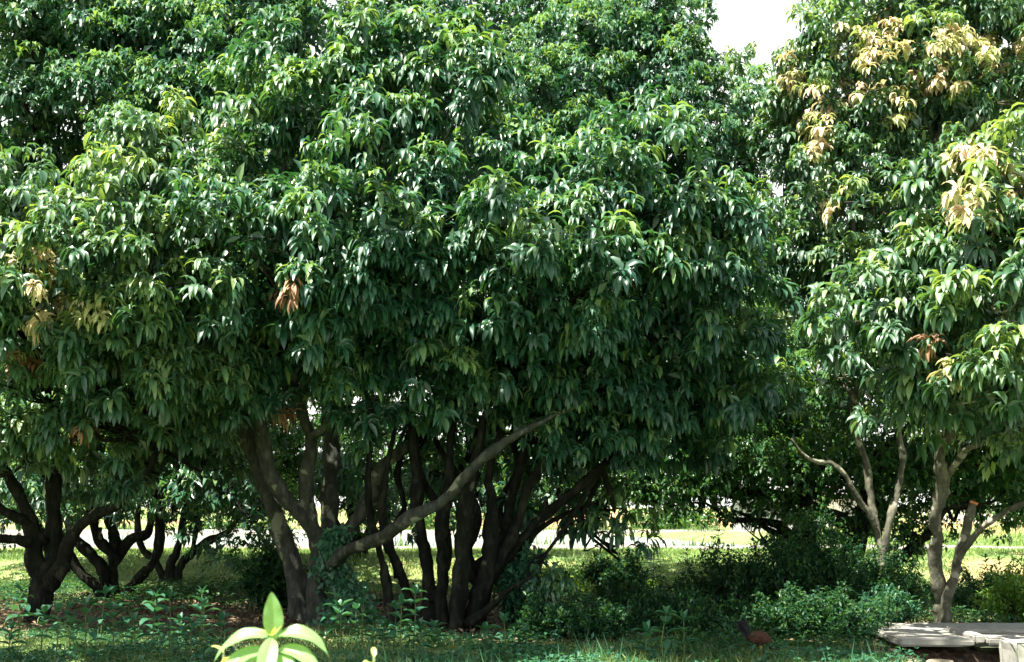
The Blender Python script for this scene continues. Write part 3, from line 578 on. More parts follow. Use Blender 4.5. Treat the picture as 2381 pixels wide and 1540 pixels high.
F_ = back_tree('dark lychee tree with long low limbs sprawling left over the tall weeds', 1965, 1330, 24.5,
          [(1930, 1090, 24.5, 150, 90, 1.5), (1770, 1080, 24.3, 150, 80, 1.4), (1640, 1090, 24.3, 130, 80, 1.3), (1520, 1090, 24.5, 110, 70, 1.2), (2100, 1080, 25, 160, 100, 1.6), (2260, 1090, 25, 150, 90, 1.5), (2390, 1080, 25, 110, 80, 1.2),
           (1560, 1160, 24.5, 110, 40, .8), (1700, 1150, 24.5, 90, 30, .7), (1480, 1130, 24.8, 55, 45, .6), (1830, 1180, 25, 90, 40, .7), (2230, 1160, 25.5, 90, 45, .8), (2280, 1180, 25.5, 50, 30, .5), (2370, 1150, 26, 80, 45, .7), (2040, 1190, 24.8, 90, 60, .9), (2100, 1250, 24.5, 45, 45, .4),
           (1850, 970, 26, 180, 80, 1.6), (2300, 960, 26, 200, 90, 1.6), (1620, 980, 26, 180, 80, 1.5), (1805, 1262, 23.8, 40, 22, .3), (1860, 1275, 23.8, 35, 22, .3), (1940, 1240, 24, 50, 40, .5)],
          [([(1950, 1345), (1912, 1317), (1879, 1289), (1846, 1256), (1809, 1222), (1756, 1210), (1700, 1206), (1640, 1170)], [.16, .13, .10, .045, .02]),
           ([(1965, 1330), (1975, 1260), (1970, 1218), (1912, 1190), (1850, 1160), (1756, 1144), (1660, 1130)], [.14, .12, .10, .05]),
           ([(1960, 1340), (1905, 1310), (1890, 1276), (1880, 1194), (1870, 1120)], [.12, .13, .11, .09]),
           ([(1975, 1335), (2060, 1320), (2110, 1284), (2139, 1260), (2164, 1231), (2200, 1180)], [.12, .08, .05]),
           ([(1970, 1335), (2000, 1250), (2010, 1150), (2040, 1060)], [.14, .12, .08]),
           ([(1835, 1246), (1790, 1235), (1750, 1205), (1700, 1185)], [.07, .04, .02])], top=[(1560, 850, 26, 220, 130, 1.8), (2150, 850, 26, 200, 130, 1.8), (2350, 850, 26, 200, 130, 1.8)])
back_tree('sunlit lychee tree farther back, seen small through the dark gap between the crowns', 1860, 1300, 34,
          [(1850, 800, 34, 110, 90, 1.5), (1810, 900, 34, 100, 90, 1.5), (1900, 930, 33.6, 100, 90, 1.5), (1830, 1010, 33.6, 100, 80, 1.5), (1930, 1030, 33.6, 90, 80, 1.3), (1800, 720, 34.5, 70, 70, 1.3), (1760, 1000, 34, 60, 80, 1)],
          [([(1860, 1300), (1870, 1200), (1860, 1080), (1850, 900)], [.2, .16, .12])], L=.17, W=.065)
back_tree('sunlit lychee tree glimpsed between the forked grey trunk and the crowded stems', 820, 1300, 33,
          [(700, 1100, 33, 110, 70, 1.4), (840, 1110, 33, 110, 80, 1.4), (960, 1080, 33.4, 110, 80, 1.4), (620, 1020, 33.5, 130, 70, 1.4), (800, 1000, 33.6, 150, 70, 1.4), (1050, 1060, 33.5, 110, 60, 1.2), (560, 960, 33, 110, 60, 1.2), (860, 1180, 33, 60, 35, .8), (1160, 1090, 33.5, 110, 70, 1.2), (1250, 1050, 33.5, 110, 60, 1.2)],
          [([(820, 1300), (825, 1240), (815, 1170), (820, 1080)], [.16, .13, .10]), ([(826, 1300), (860, 1230), (900, 1150), (960, 1080)], [.13, .10, .06]), ([(815, 1300), (790, 1240), (740, 1150), (700, 1080)], [.12, .09, .06])], L=.17, W=.065, inner=110, top=[(800, 800, 34.5, 300, 150, 2), (1150, 830, 34.5, 260, 150, 2)])
back_tree('small bright round-crowned lychee tree at the far right beyond the low limbs', 2420, 1300, 34,
          [(2360, 1130, 34, 70, 60, 1.0), (2440, 1110, 34, 80, 80, 1.3), (2330, 1190, 33.6, 50, 25, .6), (2390, 1190, 33.6, 60, 30, .6)],
          [([(2420, 1300), (2425, 1220), (2430, 1130)], [.14, .12, .08])])
back_tree('dark lychee tree far behind on the left, filling the gap under the crowns', 60, 1290, 36,
          [(0, 1120, 36, 110, 70, 1.3), (120, 1110, 36, 110, 80, 1.3), (250, 1100, 36, 120, 80, 1.4), (200, 1170, 36, 90, 35, .8), (420, 1110, 36, 110, 70, 1.3)],
          [([(130, 1300), (135, 1220), (130, 1120)], [.16, .13, .1]), ([(138, 1300), (170, 1220), (230, 1130)], [.13, .1, .06]), ([(128, 1300), (90, 1230), (40, 1140)], [.13, .1, .06])])

# ------------------------------------------------------------------ boxes with worn edges
def slab(name, x0, x1, y0, y1, z0, z1, mat, parent=None, wob=.012, step=.15, seed=1, skew=None):
    r = np.random.default_rng(seed); V = []; q = []
    import bmesh
    bm = bmesh.new(); bmesh.ops.create_cube(bm, size=1)
    for v in bm.verts: v.co = Vector(((x0 + x1) / 2 + v.co.x * (x1 - x0), (y0 + y1) / 2 + v.co.y * (y1 - y0), (z0 + z1) / 2 + v.co.z * (z1 - z0)))
    for ax_, a, b_ in ((0, x0, x1), (1, y0, y1), (2, z0, z1)):
        k = a + step * (.6 + .5 * r.random())
        while k < b_ - step * .4:
            nn = Vector((0, 0, 0)); nn[ax_] = 1; pp = Vector((0, 0, 0)); pp[ax_] = k
            bmesh.ops.bisect_plane(bm, geom=bm.verts[:] + bm.edges[:] + bm.faces[:], plane_co=pp, plane_no=nn); k += step * (.7 + .6 * r.random())
    bmesh.ops.bevel(bm, geom=[e for e in bm.edges if len(e.link_faces) == 2 and e.link_faces[0].normal.dot(e.link_faces[1].normal) < .5], offset=.018, segments=2, affect='EDGES')
    for v in bm.verts:
        v.co += Vector(r.normal(size=3)) * wob * .5
        if skew: v.co.y += skew * (v.co.x - x0)
    if parent is not None:
        for v in bm.verts: v.co -= parent.location
    me = bpy.data.meshes.new(name); bm.to_mesh(me); bm.free(); me.materials.append(mat)
    return link(bpy.data.objects.new(name, me), parent)

# concrete channel edge behind the orchard
kx = np.arange(-70, 70.1, 1.0); ky = KY(kx); prof = [(-.18, -.35), (-.18, .13), (.17, .15), (.17, -.5)]
KV, KF = [], []
for i, (a, b_) in enumerate(zip(kx, ky)):
    hz_ = float(ground_z(a, b_ - .6)) + .03 * math.sin(a * .7)
    for (oy, oz) in prof: KV.append((a, b_ + oy, hz_ + oz + rng.normal() * .008))
for i in range(len(kx) - 1):
    for j in range(3): KF.append([i * 4 + j, (i + 1) * 4 + j, (i + 1) * 4 + j + 1, i * 4 + j + 1])
o = mesh_np('channel_kerb', np.array(KV), [np.array(KF)], M_kerb); tag(o, 'long pale concrete kerb between the grass and the pond', 'kerb')

# far side of the pond: pale bank wall, reeds, fence, building, tree line
far_wall = np.array([(-66, 84.5), (-30, 82.5), (0, 81), (14, 80)])
WV, WF = [], []
xs = np.linspace(-66, 14, 60)
for i, a in enumerate(xs):
    y_ = np.interp(a, far_wall[:, 0], far_wall[:, 1])
    for oy, oz in ((-.2, -.8), (-.2, .32), (.25, .34), (.25, -.8)): WV.append((a, y_ + oy, oz + rng.normal() * .02))
for i in range(59):
    for j in range(3): WF.append([i * 4 + j, (i + 1) * 4 + j, (i + 1) * 4 + j + 1, i * 4 + j + 1])
o = mesh_np('bank_wall', np.array(WV), [np.array(WF)], M_kerb); tag(o, 'low pale wall along the far bank of the pond', 'wall')

M_wall = noise_mat('rendered_wall', [(.3, (.30, .31, .32)), (.7, (.42, .43, .43))], 1.5, bump=.1)
M_roof = noise_mat('roof_sheet', [(.3, (.20, .20, .21)), (.7, (.30, .30, .31))], 2)
M_white = noise_mat('white_paint', [(.3, (.70, .70, .67)), (.7, (.82, .82, .79))], 3, bump=.1)
M_dark = noise_mat('dark_opening', [(.3, (.02, .02, .02)), (.7, (.04, .04, .04))], 3)
bc = P(1850, 1212, 84); gz = float(ground_z(bc[0], 84))
house = empty('farm_shed', (bc[0], 84, gz)); tag(house, 'grey farm shed far beyond the pond, seen through the low limbs', 'shed')
slab('wall', bc[0] - 3.4, bc[0] + 3.2, 82, 86, gz - .2, gz + 2.1, M_wall, house, wob=.0, step=2, seed=3)
def gable(x0, x1, y0, y1, z0, z1, mat, parent):
    V = np.array([(x0, y0, z0), (x1, y0, z0), (x1, y1, z0), (x0, y1, z0), (x0, (y0 + y1) / 2, z1), (x1, (y0 + y1) / 2, z1), (x0, y0, z0 - .1), (x1, y0, z0 - .1), (x1, y1, z0 - .1), (x0, y1, z0 - .1)])
    return mesh_np('roof', V, [np.array([[0, 1, 5, 4], [2, 3, 4, 5], [0, 6, 7, 1], [2, 8, 9, 3], [9, 8, 7, 6], [1, 7, 8, 2], [0, 3, 9, 6]]), np.array([[0, 4, 3], [1, 2, 5]])], mat, parent)
gable(bc[0] - 3.8, bc[0] + 3.6, 81.5, 86.5, gz + 2.11, gz + 3.2, M_roof, house)
slab('door', bc[0] + 1.3, bc[0] + 2.3, 81.93, 81.995, gz, gz + 1.8, M_white, house, wob=0, step=2)
slab('window', bc[0] - 1.8, bc[0] - .8, 81.93, 81.995, gz + .9, gz + 1.6, M_dark, house, wob=0, step=2)

fb = P(2240, 1208, 70); fz = float(ground_z(fb[0], 70))
fence = empty('picket_fence', (fb[0], 70, fz)); tag(fence, 'white picket fence beyond the channel, right of the blotched trunk', 'fence')
for k in range(34):
    a = fb[0] - 2.6 + k * .165
    slab('picket', a, a + .09, 69.96, 69.995, fz + .05, fz + 1.0 + .03 * math.sin(k * 2.1), M_white, fence, wob=0, step=3, seed=k)
for zz in (.28, .78): slab('rail', fb[0] - 2.7, fb[0] + 3.0, 70.0, 70.05, fz + zz, fz + zz + .09, M_white, fence, wob=0, step=9)

def round_tree(label, x, y, w, h, mat, name='distant_tree', group='trees on the horizon', N=2600):
    gz = float(ground_z(x, y)); root = empty(name, (x, y, gz)); tag(root, label, 'tree', group)
    stem('trunk', [(x, y, gz - .3), (x + .1, y, gz + h * .3), (x, y, gz + h * .6)], [w * .06, w * .045, w * .02], M_bark_dark, root, seg=6, sub=2)
    cs_, tt = [], []
    for k in range(7):
        c_ = np.array([x + rng.normal() * w * .22, y + rng.normal() * w * .15, gz + h * rng.uniform(.45, .75)]); r_ = np.array([w * .3, w * .3, h * .25]) * rng.uniform(.7, 1.1)
        cs_.append(c_ + rand_dirs(N // 7) * r_ * (rng.uniform(.3, 1, N // 7) ** .5)[:, None])
    p = np.concatenate(cs_); v, f, t = make_leaves(p, rand_dirs(len(p)), rand_dirs(len(p)) + [0, 0, 1.2], w * .055, w * .035, .8, lod=1)
    mesh_np('crown', v, f, mat, root, {'tint': t})
hl = ['tiny rounded tree on the horizon above the far bank', 'broad low tree on the horizon above the far bank', 'taller thin tree on the horizon above the far bank']
for k, (dx, Y, w_, h_) in enumerate([(60, 190, 9, 6), (170, 170, 8, 6.5), (300, 200, 10, 6), (430, 210, 11, 6), (520, 180, 8, 6), (640, 200, 9, 6), (900, 210, 10, 5), (1000, 190, 7, 6), (1180, 220, 11, 6), (1300, 200, 8, 6), (1370, 230, 7, 5), (1450, 215, 6, 9),
                             (1480, 240, 8, 6), (1560, 230, 11, 6), (1660, 200, 10, 6.5), (1760, 190, 10, 7), (1900, 180, 9, 7), (2010, 170, 9, 7), (2120, 160, 9, 7), (2240, 160, 10, 7), (2350, 150, 9, 7.5)]):
    p = P(dx, 1180, Y); round_tree(hl[k % 3], p[0], Y, w_, h_, M_small)
for k, (dx, Y, w_, h_) in enumerate([(1185, 96, 5, 1.6), (1240, 97, 4, 1.4), (1530, 90, 6, 1.3), (1600, 92, 4, 1.4), (1000, 90, 5, 1.5), (510, 84, 5, 1.4)]):
    p = P(dx, 1180, Y); gz = float(ground_z(p[0], Y)); q = np.array([p[0], Y, gz + h_ * .35]) + rand_dirs(1200) * np.array([w_ * .5, w_ * .35, h_ * .6]) * (rng.random(1200) ** .4)[:, None]
    v, f, t = make_leaves(q, rand_dirs(1200), rand_dirs(1200) + [0, 0, 1], .3, .16, .6, lod=1)
    o = mesh_np('bush', v, f, M_small, None, {'tint': t}); tag(o, 'low green bush on the far bank across the pond', 'bush', 'bushes on the far bank')

# ------------------------------------------------------------------ concrete slab, block and stones at the lower right
pl = empty('concrete_slab', (5.6, 17.0, .1)); tag(pl, 'weathered concrete slab with a raised lip round a slot, roofing a dark hollow', 'slab')
slab('deck', 4.35, 8.6, 16.78, 18.35, .07, .15, M_conc, pl, seed=5, step=.3, wob=.006)
slab('deck', 4.30, 5.12, 16.02, 16.775, .075, .148, M_conc, pl, seed=15, step=.3, wob=.006)
slab('lip', 5.125, 5.25, 16.05, 17.15, .10, .20, M_conc, pl, seed=6, wob=.006)
slab('lip', 5.26, 8.0, 16.02, 16.36, .09, .172, M_conc, pl, seed=8, wob=.007)
slab('lip', 5.27, 8.0, 16.79, 16.90, .14, .19, M_conc, pl, seed=7, wob=.008)
M_slot = noise_mat('damp_concrete', [(.3, (.03, .035, .02)), (.7, (.08, .10, .05))], 4)
slab('slot', 5.26, 8.0, 16.37, 16.77, -.02, .03, M_slot, pl, seed=9, wob=.01)
slab('support', 5.5, 5.8, 16.15, 16.4, -.6, .085, M_conc, pl, seed=18)
o = slab('concrete_block', 5.22, 6.5, 15.0, 15.55, -.6, .205, M_conc, seed=10, wob=.016, step=.12); tag(o, 'square pale concrete block standing in front of the slab', 'block')
def stone(x, y, z, r_, label, seed):
    import bmesh
    bm = bmesh.new(); bmesh.ops.create_icosphere(bm, subdivisions=3, radius=1); rr = np.random.default_rng(seed)
    ph = rr.uniform(0, 6, 6)
    for v in bm.verts:
        k = 1 + .16 * math.sin(v.co.x * 3 + ph[0]) + .14 * math.sin(v.co.y * 4 + ph[1]) + .12 * math.sin(v.co.z * 5 + ph[2]) + .04 * math.sin(v.co.x * 11 + ph[3])
        v.co = Vector((v.co.x * r_[0] * k + x, v.co.y * r_[1] * k + y, z + max(-.6, min(.62, v.co.z * k)) * r_[2]))
    me = bpy.data.meshes.new('stone'); bm.to_mesh(me); bm.free(); me.materials.append(M_rock)
    o = link(bpy.data.objects.new('stone', me)); tag(o, label, 'stone')
stone(4.05, 14.8, -.04, (.17, .16, .20), 'brownish stone lying left of the hollow under the slab', 1)
stone(4.30, 14.6, -.06, (.15, .14, .22), 'pale stone lying right in front of the hollow under the slab', 2)
stone(3.65, 15.3, .02, (.10, .09, .07), 'small round stone in the weeds farthest left of the slab', 3)

# ------------------------------------------------------------------ undergrowth
def scatter_ok(x, y):
    inslab = (x > 4.2) & (y > 15.95) & (y < 18.5) & (x < 8.9)
    block = (x > 5.1) & (x < 6.6) & (y > 14.9) & (y < 15.65)
    return ~(inslab | block | ((x > 4.25) & (y > 15.1) & (y < 16.2)))
def blades(name, N, xr, yr, L, W, mat, dens=None, kind='stuff', droop=(.3, 1.6), lab=None, lean=.35):
    x = rng.uniform(*xr, N); y = rng.uniform(*yr, N); k = scatter_ok(x, y)
    if dens is not None: k &= rng.random(N) < dens(x, y)
    x, y = x[k], y[k]; n_ = len(x); z = ground_z(x, y) - .01
    d = np.stack([rng.normal(size=n_) * lean, rng.normal(size=n_) * lean, np.ones(n_)], -1)
    l_ = L * rng.uniform(.45, 1.3, n_) * np.clip(1 + .35 * fbm(x, y, 1.1, 77), .4, 1.8)
    v, f, t = make_leaves(np.stack([x, y, z], -1), d, rand_dirs(n_), l_, W * rng.uniform(.7, 1.3, n_), rng.uniform(*droop, n_), lod=1, fold=.1)
    o = mesh_np(name, v, f, mat, None, {'tint': np.clip(t, 0, 1)}); return tag(o, kind=kind)
patch = lambda x, y: np.clip(.55 + .45 * fbm(x, y, 1.6, 50), .04, 1)
soil_m = lambda x, y: 1 - .93 * sstep(17.4, 18.5, y + .7 * fbm(x, y, 1.3, 11)) * (1 - sstep(24.8, 26.3, y + .7 * fbm(x, y, 1.3, 11))) * (1 - .75 * sstep(3, 6, x))
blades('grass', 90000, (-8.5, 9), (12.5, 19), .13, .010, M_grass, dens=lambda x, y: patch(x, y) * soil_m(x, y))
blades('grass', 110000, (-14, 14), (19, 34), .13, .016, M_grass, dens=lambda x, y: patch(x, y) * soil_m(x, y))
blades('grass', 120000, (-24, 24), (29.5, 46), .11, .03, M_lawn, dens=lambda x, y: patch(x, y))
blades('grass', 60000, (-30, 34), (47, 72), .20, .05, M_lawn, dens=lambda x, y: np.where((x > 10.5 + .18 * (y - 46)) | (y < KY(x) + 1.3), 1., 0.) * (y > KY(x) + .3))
blades('tall_grass', 1000, (-2.5, 6.2), (13.2, 15.2), .28, .012, M_weed, dens=lambda x, y: patch(x, y) ** 2, droop=(.1, 1.2), lean=.2)
N = 7000; a = rng.uniform(-45, 14, N); yy = KY(a) + rng.choice([.7, 35.0], N, p=[.25, .75]) + rng.normal(size=N) * .25
v, f, t = make_leaves(np.stack([a, yy, np.full(N, .0)], -1), np.stack([rng.normal(size=N) * .2, rng.normal(size=N) * .2, np.ones(N)], -1), rand_dirs(N), .45 * rng.uniform(.4, 1.3, N) * (1 + .6 * np.sin(a * 1.3)), .05, .8, lod=1)
tag(mesh_np('reeds', v, f, M_grass, None, {'tint': t}), kind='stuff')
# broad leafed ground cover
def low_leaves(name, N, xr, yr, h, L, W, mat, dens=None, lod=1):
    x = rng.uniform(*xr, N); y = rng.uniform(*yr, N); k = scatter_ok(x, y)
    if dens is not None: k &= rng.random(N) < dens(x, y)
    x, y = x[k], y[k]; n_ = len(x); hh = h * np.clip(.6 + .5 * fbm(x, y, 1.9, 88), .1, 1.6)
    z = ground_z(x, y) + rng.random(n_) ** .7 * hh
    d = nrm(np.stack([rng.normal(size=n_), rng.normal(size=n_), rng.uniform(-.1, .5, n_)], -1))
    v, f, t = make_leaves(np.stack([x, y, z], -1), d, np.array([[0, 0, 1.]]) + rand_dirs(n_) * .35, L * rng.uniform(.6, 1.3, n_), W * rng.uniform(.7, 1.2, n_), rng.uniform(.2, 1.6, n_), lod=lod)
    o = mesh_np(name, v, f, mat, None, {'tint': t}); return tag(o, kind='stuff')
low_leaves('ground_cover', 34000, (-8, 6), (13.5, 18.2), .17, .08, .045, M_weed, dens=lambda x, y: np.clip(.5 + .6 * fbm(x, y, 1.0, 61), 0, 1))
low_leaves('ground_cover', 20000, (-.8, 4.5), (25.8, 30.5), .45, .10, .06, M_lime, dens=lambda x, y: np.clip(.6 + .6 * fbm(x, y, 1.0, 62), 0, 1) * (1 - sstep(2.2, 4.4, x)))
low_leaves('ground_cover', 26000, (-11, 11), (24.2, 29), .22, .09, .05, M_shrub, dens=lambda x, y: np.clip(.5 + .7 * fbm(x, y, .8, 63), 0, 1))
low_leaves('ground_cover', 34000, (0, 9), (15.0, 22), .30, .08, .04, M_shrub, dens=lambda x, y: np.clip(.3 + .7 * fbm(x, y, 1.2, 64), 0, 1))
low_leaves('ground_cover', 16000, (-11, -3), (22.5, 28), .35, .10, .05, M_shrub, dens=lambda x, y: np.clip(.3 + .7 * fbm(x, y, .9, 65), 0, 1))
# fallen leaves
N = 26000; x = rng.uniform(-9, 8, N); y = rng.uniform(17, 27, N); d = rand_dirs(N) * [1, 1, .15]
v, f, t = make_leaves(np.stack([x, y, ground_z(x, y) + .012 + .03 * rng.random(N)], -1), d, np.array([[0, 0, 1.]]) + rand_dirs(N) * .5, .11 * rng.uniform(.6, 1.2, N), .038, rng.uniform(-.6, .6, N), lod=1)
tag(mesh_np('leaf_litter', v, f, M_litter, None, {'tint': t}), kind='stuff')

# leafy seedlings: opposite pairs of broad leaves on a thin stem
def seedling(x, y, h, pairs, L, W, mat, label, name='seedling', cat='seedling', group=None, r=None, leanv=(0, 0)):
    r = r or np.random.default_rng(int(abs(x * 971 + y * 131)) + 5)
    gz = float(ground_z(x, y)); root = empty(name, (x, y, gz)); tag(root, label, cat, group)
    top = np.array([x + leanv[0] * h + r.normal() * .05 * h, y + leanv[1] * h + r.normal() * .05 * h, gz + h]); b0 = np.array([x, y, gz - .02])
    mid = (top + b0) / 2 + r.normal(size=3) * .03 * h
    stem('stem', [b0, mid, top], [.009, .007, .004], M_stem, root, seg=5, sub=2)
    ps, ds, ls = [], [], []
    a = r.uniform(0, PI)
    for k in range(pairs):
        f_ = (k + 1) / pairs; c_ = b0 + (top - b0) * (.25 + .75 * f_); a += PI / 2 + r.normal() * .2
        for q in (0, PI):
            ps.append(c_); ds.append((math.cos(a + q), math.sin(a + q), .25 + .5 * f_ + r.normal() * .12)); ls.append((.65 + .35 * math.sin(f_ * 2.6)) * r.uniform(.85, 1.15))
    for q in range(2):
        ps.append(top); ds.append((math.cos(a + PI * q + .8) * .4, math.sin(a + PI * q + .8) * .4, 1)); ls.append(.6)
    ls = np.array(ls)
    v, f, t = make_leaves(np.array(ps), np.array(ds, float), np.tile([0, 0, 1.], (len(ps), 1)), L * ls, W * ls, r.uniform(.5, 1.5, len(ps)), lod=0, tint=r.uniform(.2, .9, len(ps)))
    mesh_np('foliage', v, f, mat, root, {'tint': t})
    return root
M_stem = noise_mat('green_stem', [(.3, (.06, .10, .03)), (.7, (.14, .17, .06))], 20)
sl = [(40, 1478), (95, 1500), (150, 1462), (165, 1495), (205, 1520), (235, 1475), (262, 1500), (300, 1470), (318, 1508), (352, 1485), (392, 1505), (418, 1478), (20, 1515), (120, 1530), (60, 1455), (470, 1500), (505, 1530), (330, 1440), (250, 1445),
      (440, 1520), (760, 1510), (795, 1500), (822, 1478), (838, 1512), (868, 1500), (890, 1520), (915, 1495), (842, 1460), (930, 1522), (975, 1500), (1010, 1515), (960, 1480), (1130, 1515), (1180, 1525), (1220, 1505), (780, 1472), (1500, 1525), (1545, 1530), (1590, 1520)]
for k, (dx, dy) in enumerate(sl):
    Y = 1.6 * F / (dy + 12 - 1180); p = P(dx, dy + 12, Y); rr = np.random.default_rng(k)
    Y = min(Y, 18.2)
    lab = 'broad-leaved green seedling in the shaded weeds ' + ('at the lower left, before the stout black trunk' if dx < 520 else 'at the foot of the forked trunk' if dx < 1250 else 'in front of the hen')
    seedling(p[0], Y, rr.uniform(.25, .62), rr.integers(3, 6), rr.uniform(.18, .27), rr.uniform(.09, .125), M_weed, lab, group='broad-leaved seedlings in the weeds', r=rr)
o = seedling(*(P(468, 1490, 17)[[0, 1]]), .62, 5, .21, .09, M_weed, 'tallest seedling standing alone left of the bright sapling')
# darker seedlings standing against the bright grass
dk = [(1520, 1385, .9), (1395, 1380, .55), (1660, 1320, 1.25), (1600, 1330, .8), (2290, 1370, .75), (2330, 1372, .7), (555, 1345, .5), (470, 1352, .45), (1290, 1400, .6), (1460, 1395, .7), (2315, 1400, .5), (2120, 1440, .35), (2150, 1448, .3)]
for k, (dx, dy, h) in enumerate(dk):
    Y = min(27.5, 1.6 * F / max(40, dy - 1180)) if dx > 900 and dx < 1900 else 1.6 * F / (dy + 20 - 1180)
    p = P(dx, dy, Y); rr = np.random.default_rng(k + 200)
    for j in range(1):
        seedling(p[0], Y, h, int(4 + h * 6), .19, .055, M_shrub, ['feathery dark weed against the sunlit grass behind the orchard', 'stiff dark weed with paired leaves before the sunlit grass'][k % 2], name='tall_weed', cat='weed', group='tall weeds at the back of the orchard', r=rr)

# shrubs: tangled thin stems with many small leaves
def shrub(label, dx, dy, Y, w, h, N=5200, mat=M_shrub, L=.075, W=.032, name='shrub', sprigs=0, group='shrubs under the right-hand trees'):
    p = P(dx, dy, Y); gz = float(ground_z(p[0], Y)); root = empty(name, (p[0], Y, gz)); tag(root, label, 'shrub', group)
    c0 = np.array([p[0], Y, gz]); ps = []; nsp = max(30, N // 70)
    for k in range(nsp):
        a = rng.uniform(0, 2 * PI); rr = rng.random() ** .6; s0 = c0 + np.array([math.cos(a) * w * .22 * rng.random(), math.sin(a) * w * .16 * rng.random(), -.03])
        q = c0 + np.array([math.cos(a) * w * .62 * rr, math.sin(a) * w * .45 * rr, h * (1.12 - .55 * rr ** 2) * rng.uniform(.55, 1.12)])
        c1 = (s0 + q) / 2 + np.array([0, 0, h * .18]) + rng.normal(size=3) * .05
        if k < 10: stem('stem', [s0, c1, q], [.012, .008, .003], M_bark_dark, root, seg=4, sub=2)
        t_ = rng.random(N // nsp)[:, None] ** .7
        ps.append(s0 * (1 - t_) ** 2 + 2 * c1 * t_ * (1 - t_) + q * t_ ** 2 + rng.normal(size=(len(t_), 3)) * (.028 + .035 * (1 - t_)))
    ps = np.concatenate(ps); ps = ps[ps[:, 2] > gz + .02]
    v1 = make_leaves(ps, rand_dirs(len(ps)) + [0, 0, .25], np.array([[0, 0, 1.]]) + rand_dirs(len(ps)) * .5, L * rng.uniform(.6, 1.3, len(ps)), W, rng.uniform(.2, 1.5, len(ps)), lod=1)
    v, f, t = v1
    mesh_np('foliage', v, f, mat, root, {'tint': t}); return root
shrub('dark tangled shrub lowest at the left of the weed thicket', 1690, 1400, 21, 1.3, .95)
shrub('broad dark shrub in the middle of the weed thicket', 1800, 1400, 20.5, 1.6, 1.05, 7500)
shrub('tall dark shrub under the fork of the long low limbs', 1900, 1390, 21, 1.5, 1.35, 8000)
shrub('dense shrub wrapped round the foot of the slender pale stems', 2040, 1380, 20.2, 1.4, .95, 6500)
shrub('low dark shrub spilling beside the concrete slab', 1960, 1462, 17.8, 1.5, .52, 5200)
shrub('small dark shrub just left of the one by the slab', 1850, 1470, 17.6, 1.2, .55, 5000)
shrub('bright-tipped shrub touching the back corner of the slab', 2065, 1440, 18.9, .8, .45, 2600, M_weed)
shrub('yellowish-green shrub at the right edge behind the slab', 2390, 1420, 20, 1.3, .8, 5200, M_lime, group=None)
shrub('dark bush against the pale grass left of the forked trunk', 640, 1380, 22, .9, .95, 4200, L=.12, W=.05, group=None)
shrub('low shrub with pale dusty leaves right of the crowded stems', 1215, 1400, 19.3, .8, 1.0, 2400, M_weed, L=.13, W=.05, group=None)
shrub('scruffy shrub on the shaded soil right of the crowded stems', 1290, 1465, 18, .9, .55, 3600, group=None)
shrub('feathery shrub before the sunlit grass in the middle gap', 1440, 1400, 25.5, 1.2, .8, 4200, L=.10, W=.04, group=None)
shrub('thin low shrub in the shade left of the weed thicket', 1540, 1450, 19, 1.3, .4, 3800, group=None)
shrub('ragged low shrub in the middle of the shaded foreground', 1390, 1478, 17.6, 1.2, .45, 3600, group=None)
shrub('ragged low shrub between the shaded foreground and the hen', 1620, 1478, 17.8, 1.4, .5, 4600, group=None)
shrub('leafy low shrub in the deep shade left of the hen', 1480, 1440, 20.5, 1.5, .5, 4600, group=None)
shrub('low shrub behind the blotched stems', 2300, 1400, 22.5, 2.0, .65, 6000, group=None)
# creeper round the foot of the forked trunk
N = 1900; hh = rng.random(N) ** 2.0 * 1.35; a = rng.uniform(-.6, 1.2, N)
cb = P(775, 1440, 19.9); x = cb[0] + .06 + (.24 - .10 * hh) * np.sin(a + 1.1 * np.sin(hh * 5)) + rng.normal(size=N) * (.16 - .07 * hh); y = cb[1] + .1 - .25 * np.cos(a) + rng.normal(size=N) * .10
v, f, t = make_leaves(np.stack([x, y, hh], -1), nrm(rand_dirs(N) + [.2, -.6, -.5]), rand_dirs(N) * .6 + [0, -1, .5], .085 * rng.uniform(.6, 1.3, N), .05, .8, lod=0)
o = mesh_np('creeper', v, f, M_weed, None, {'tint': t}); tag(o, 'blue-green creeper climbing the foot of the forked trunk', 'creeper')

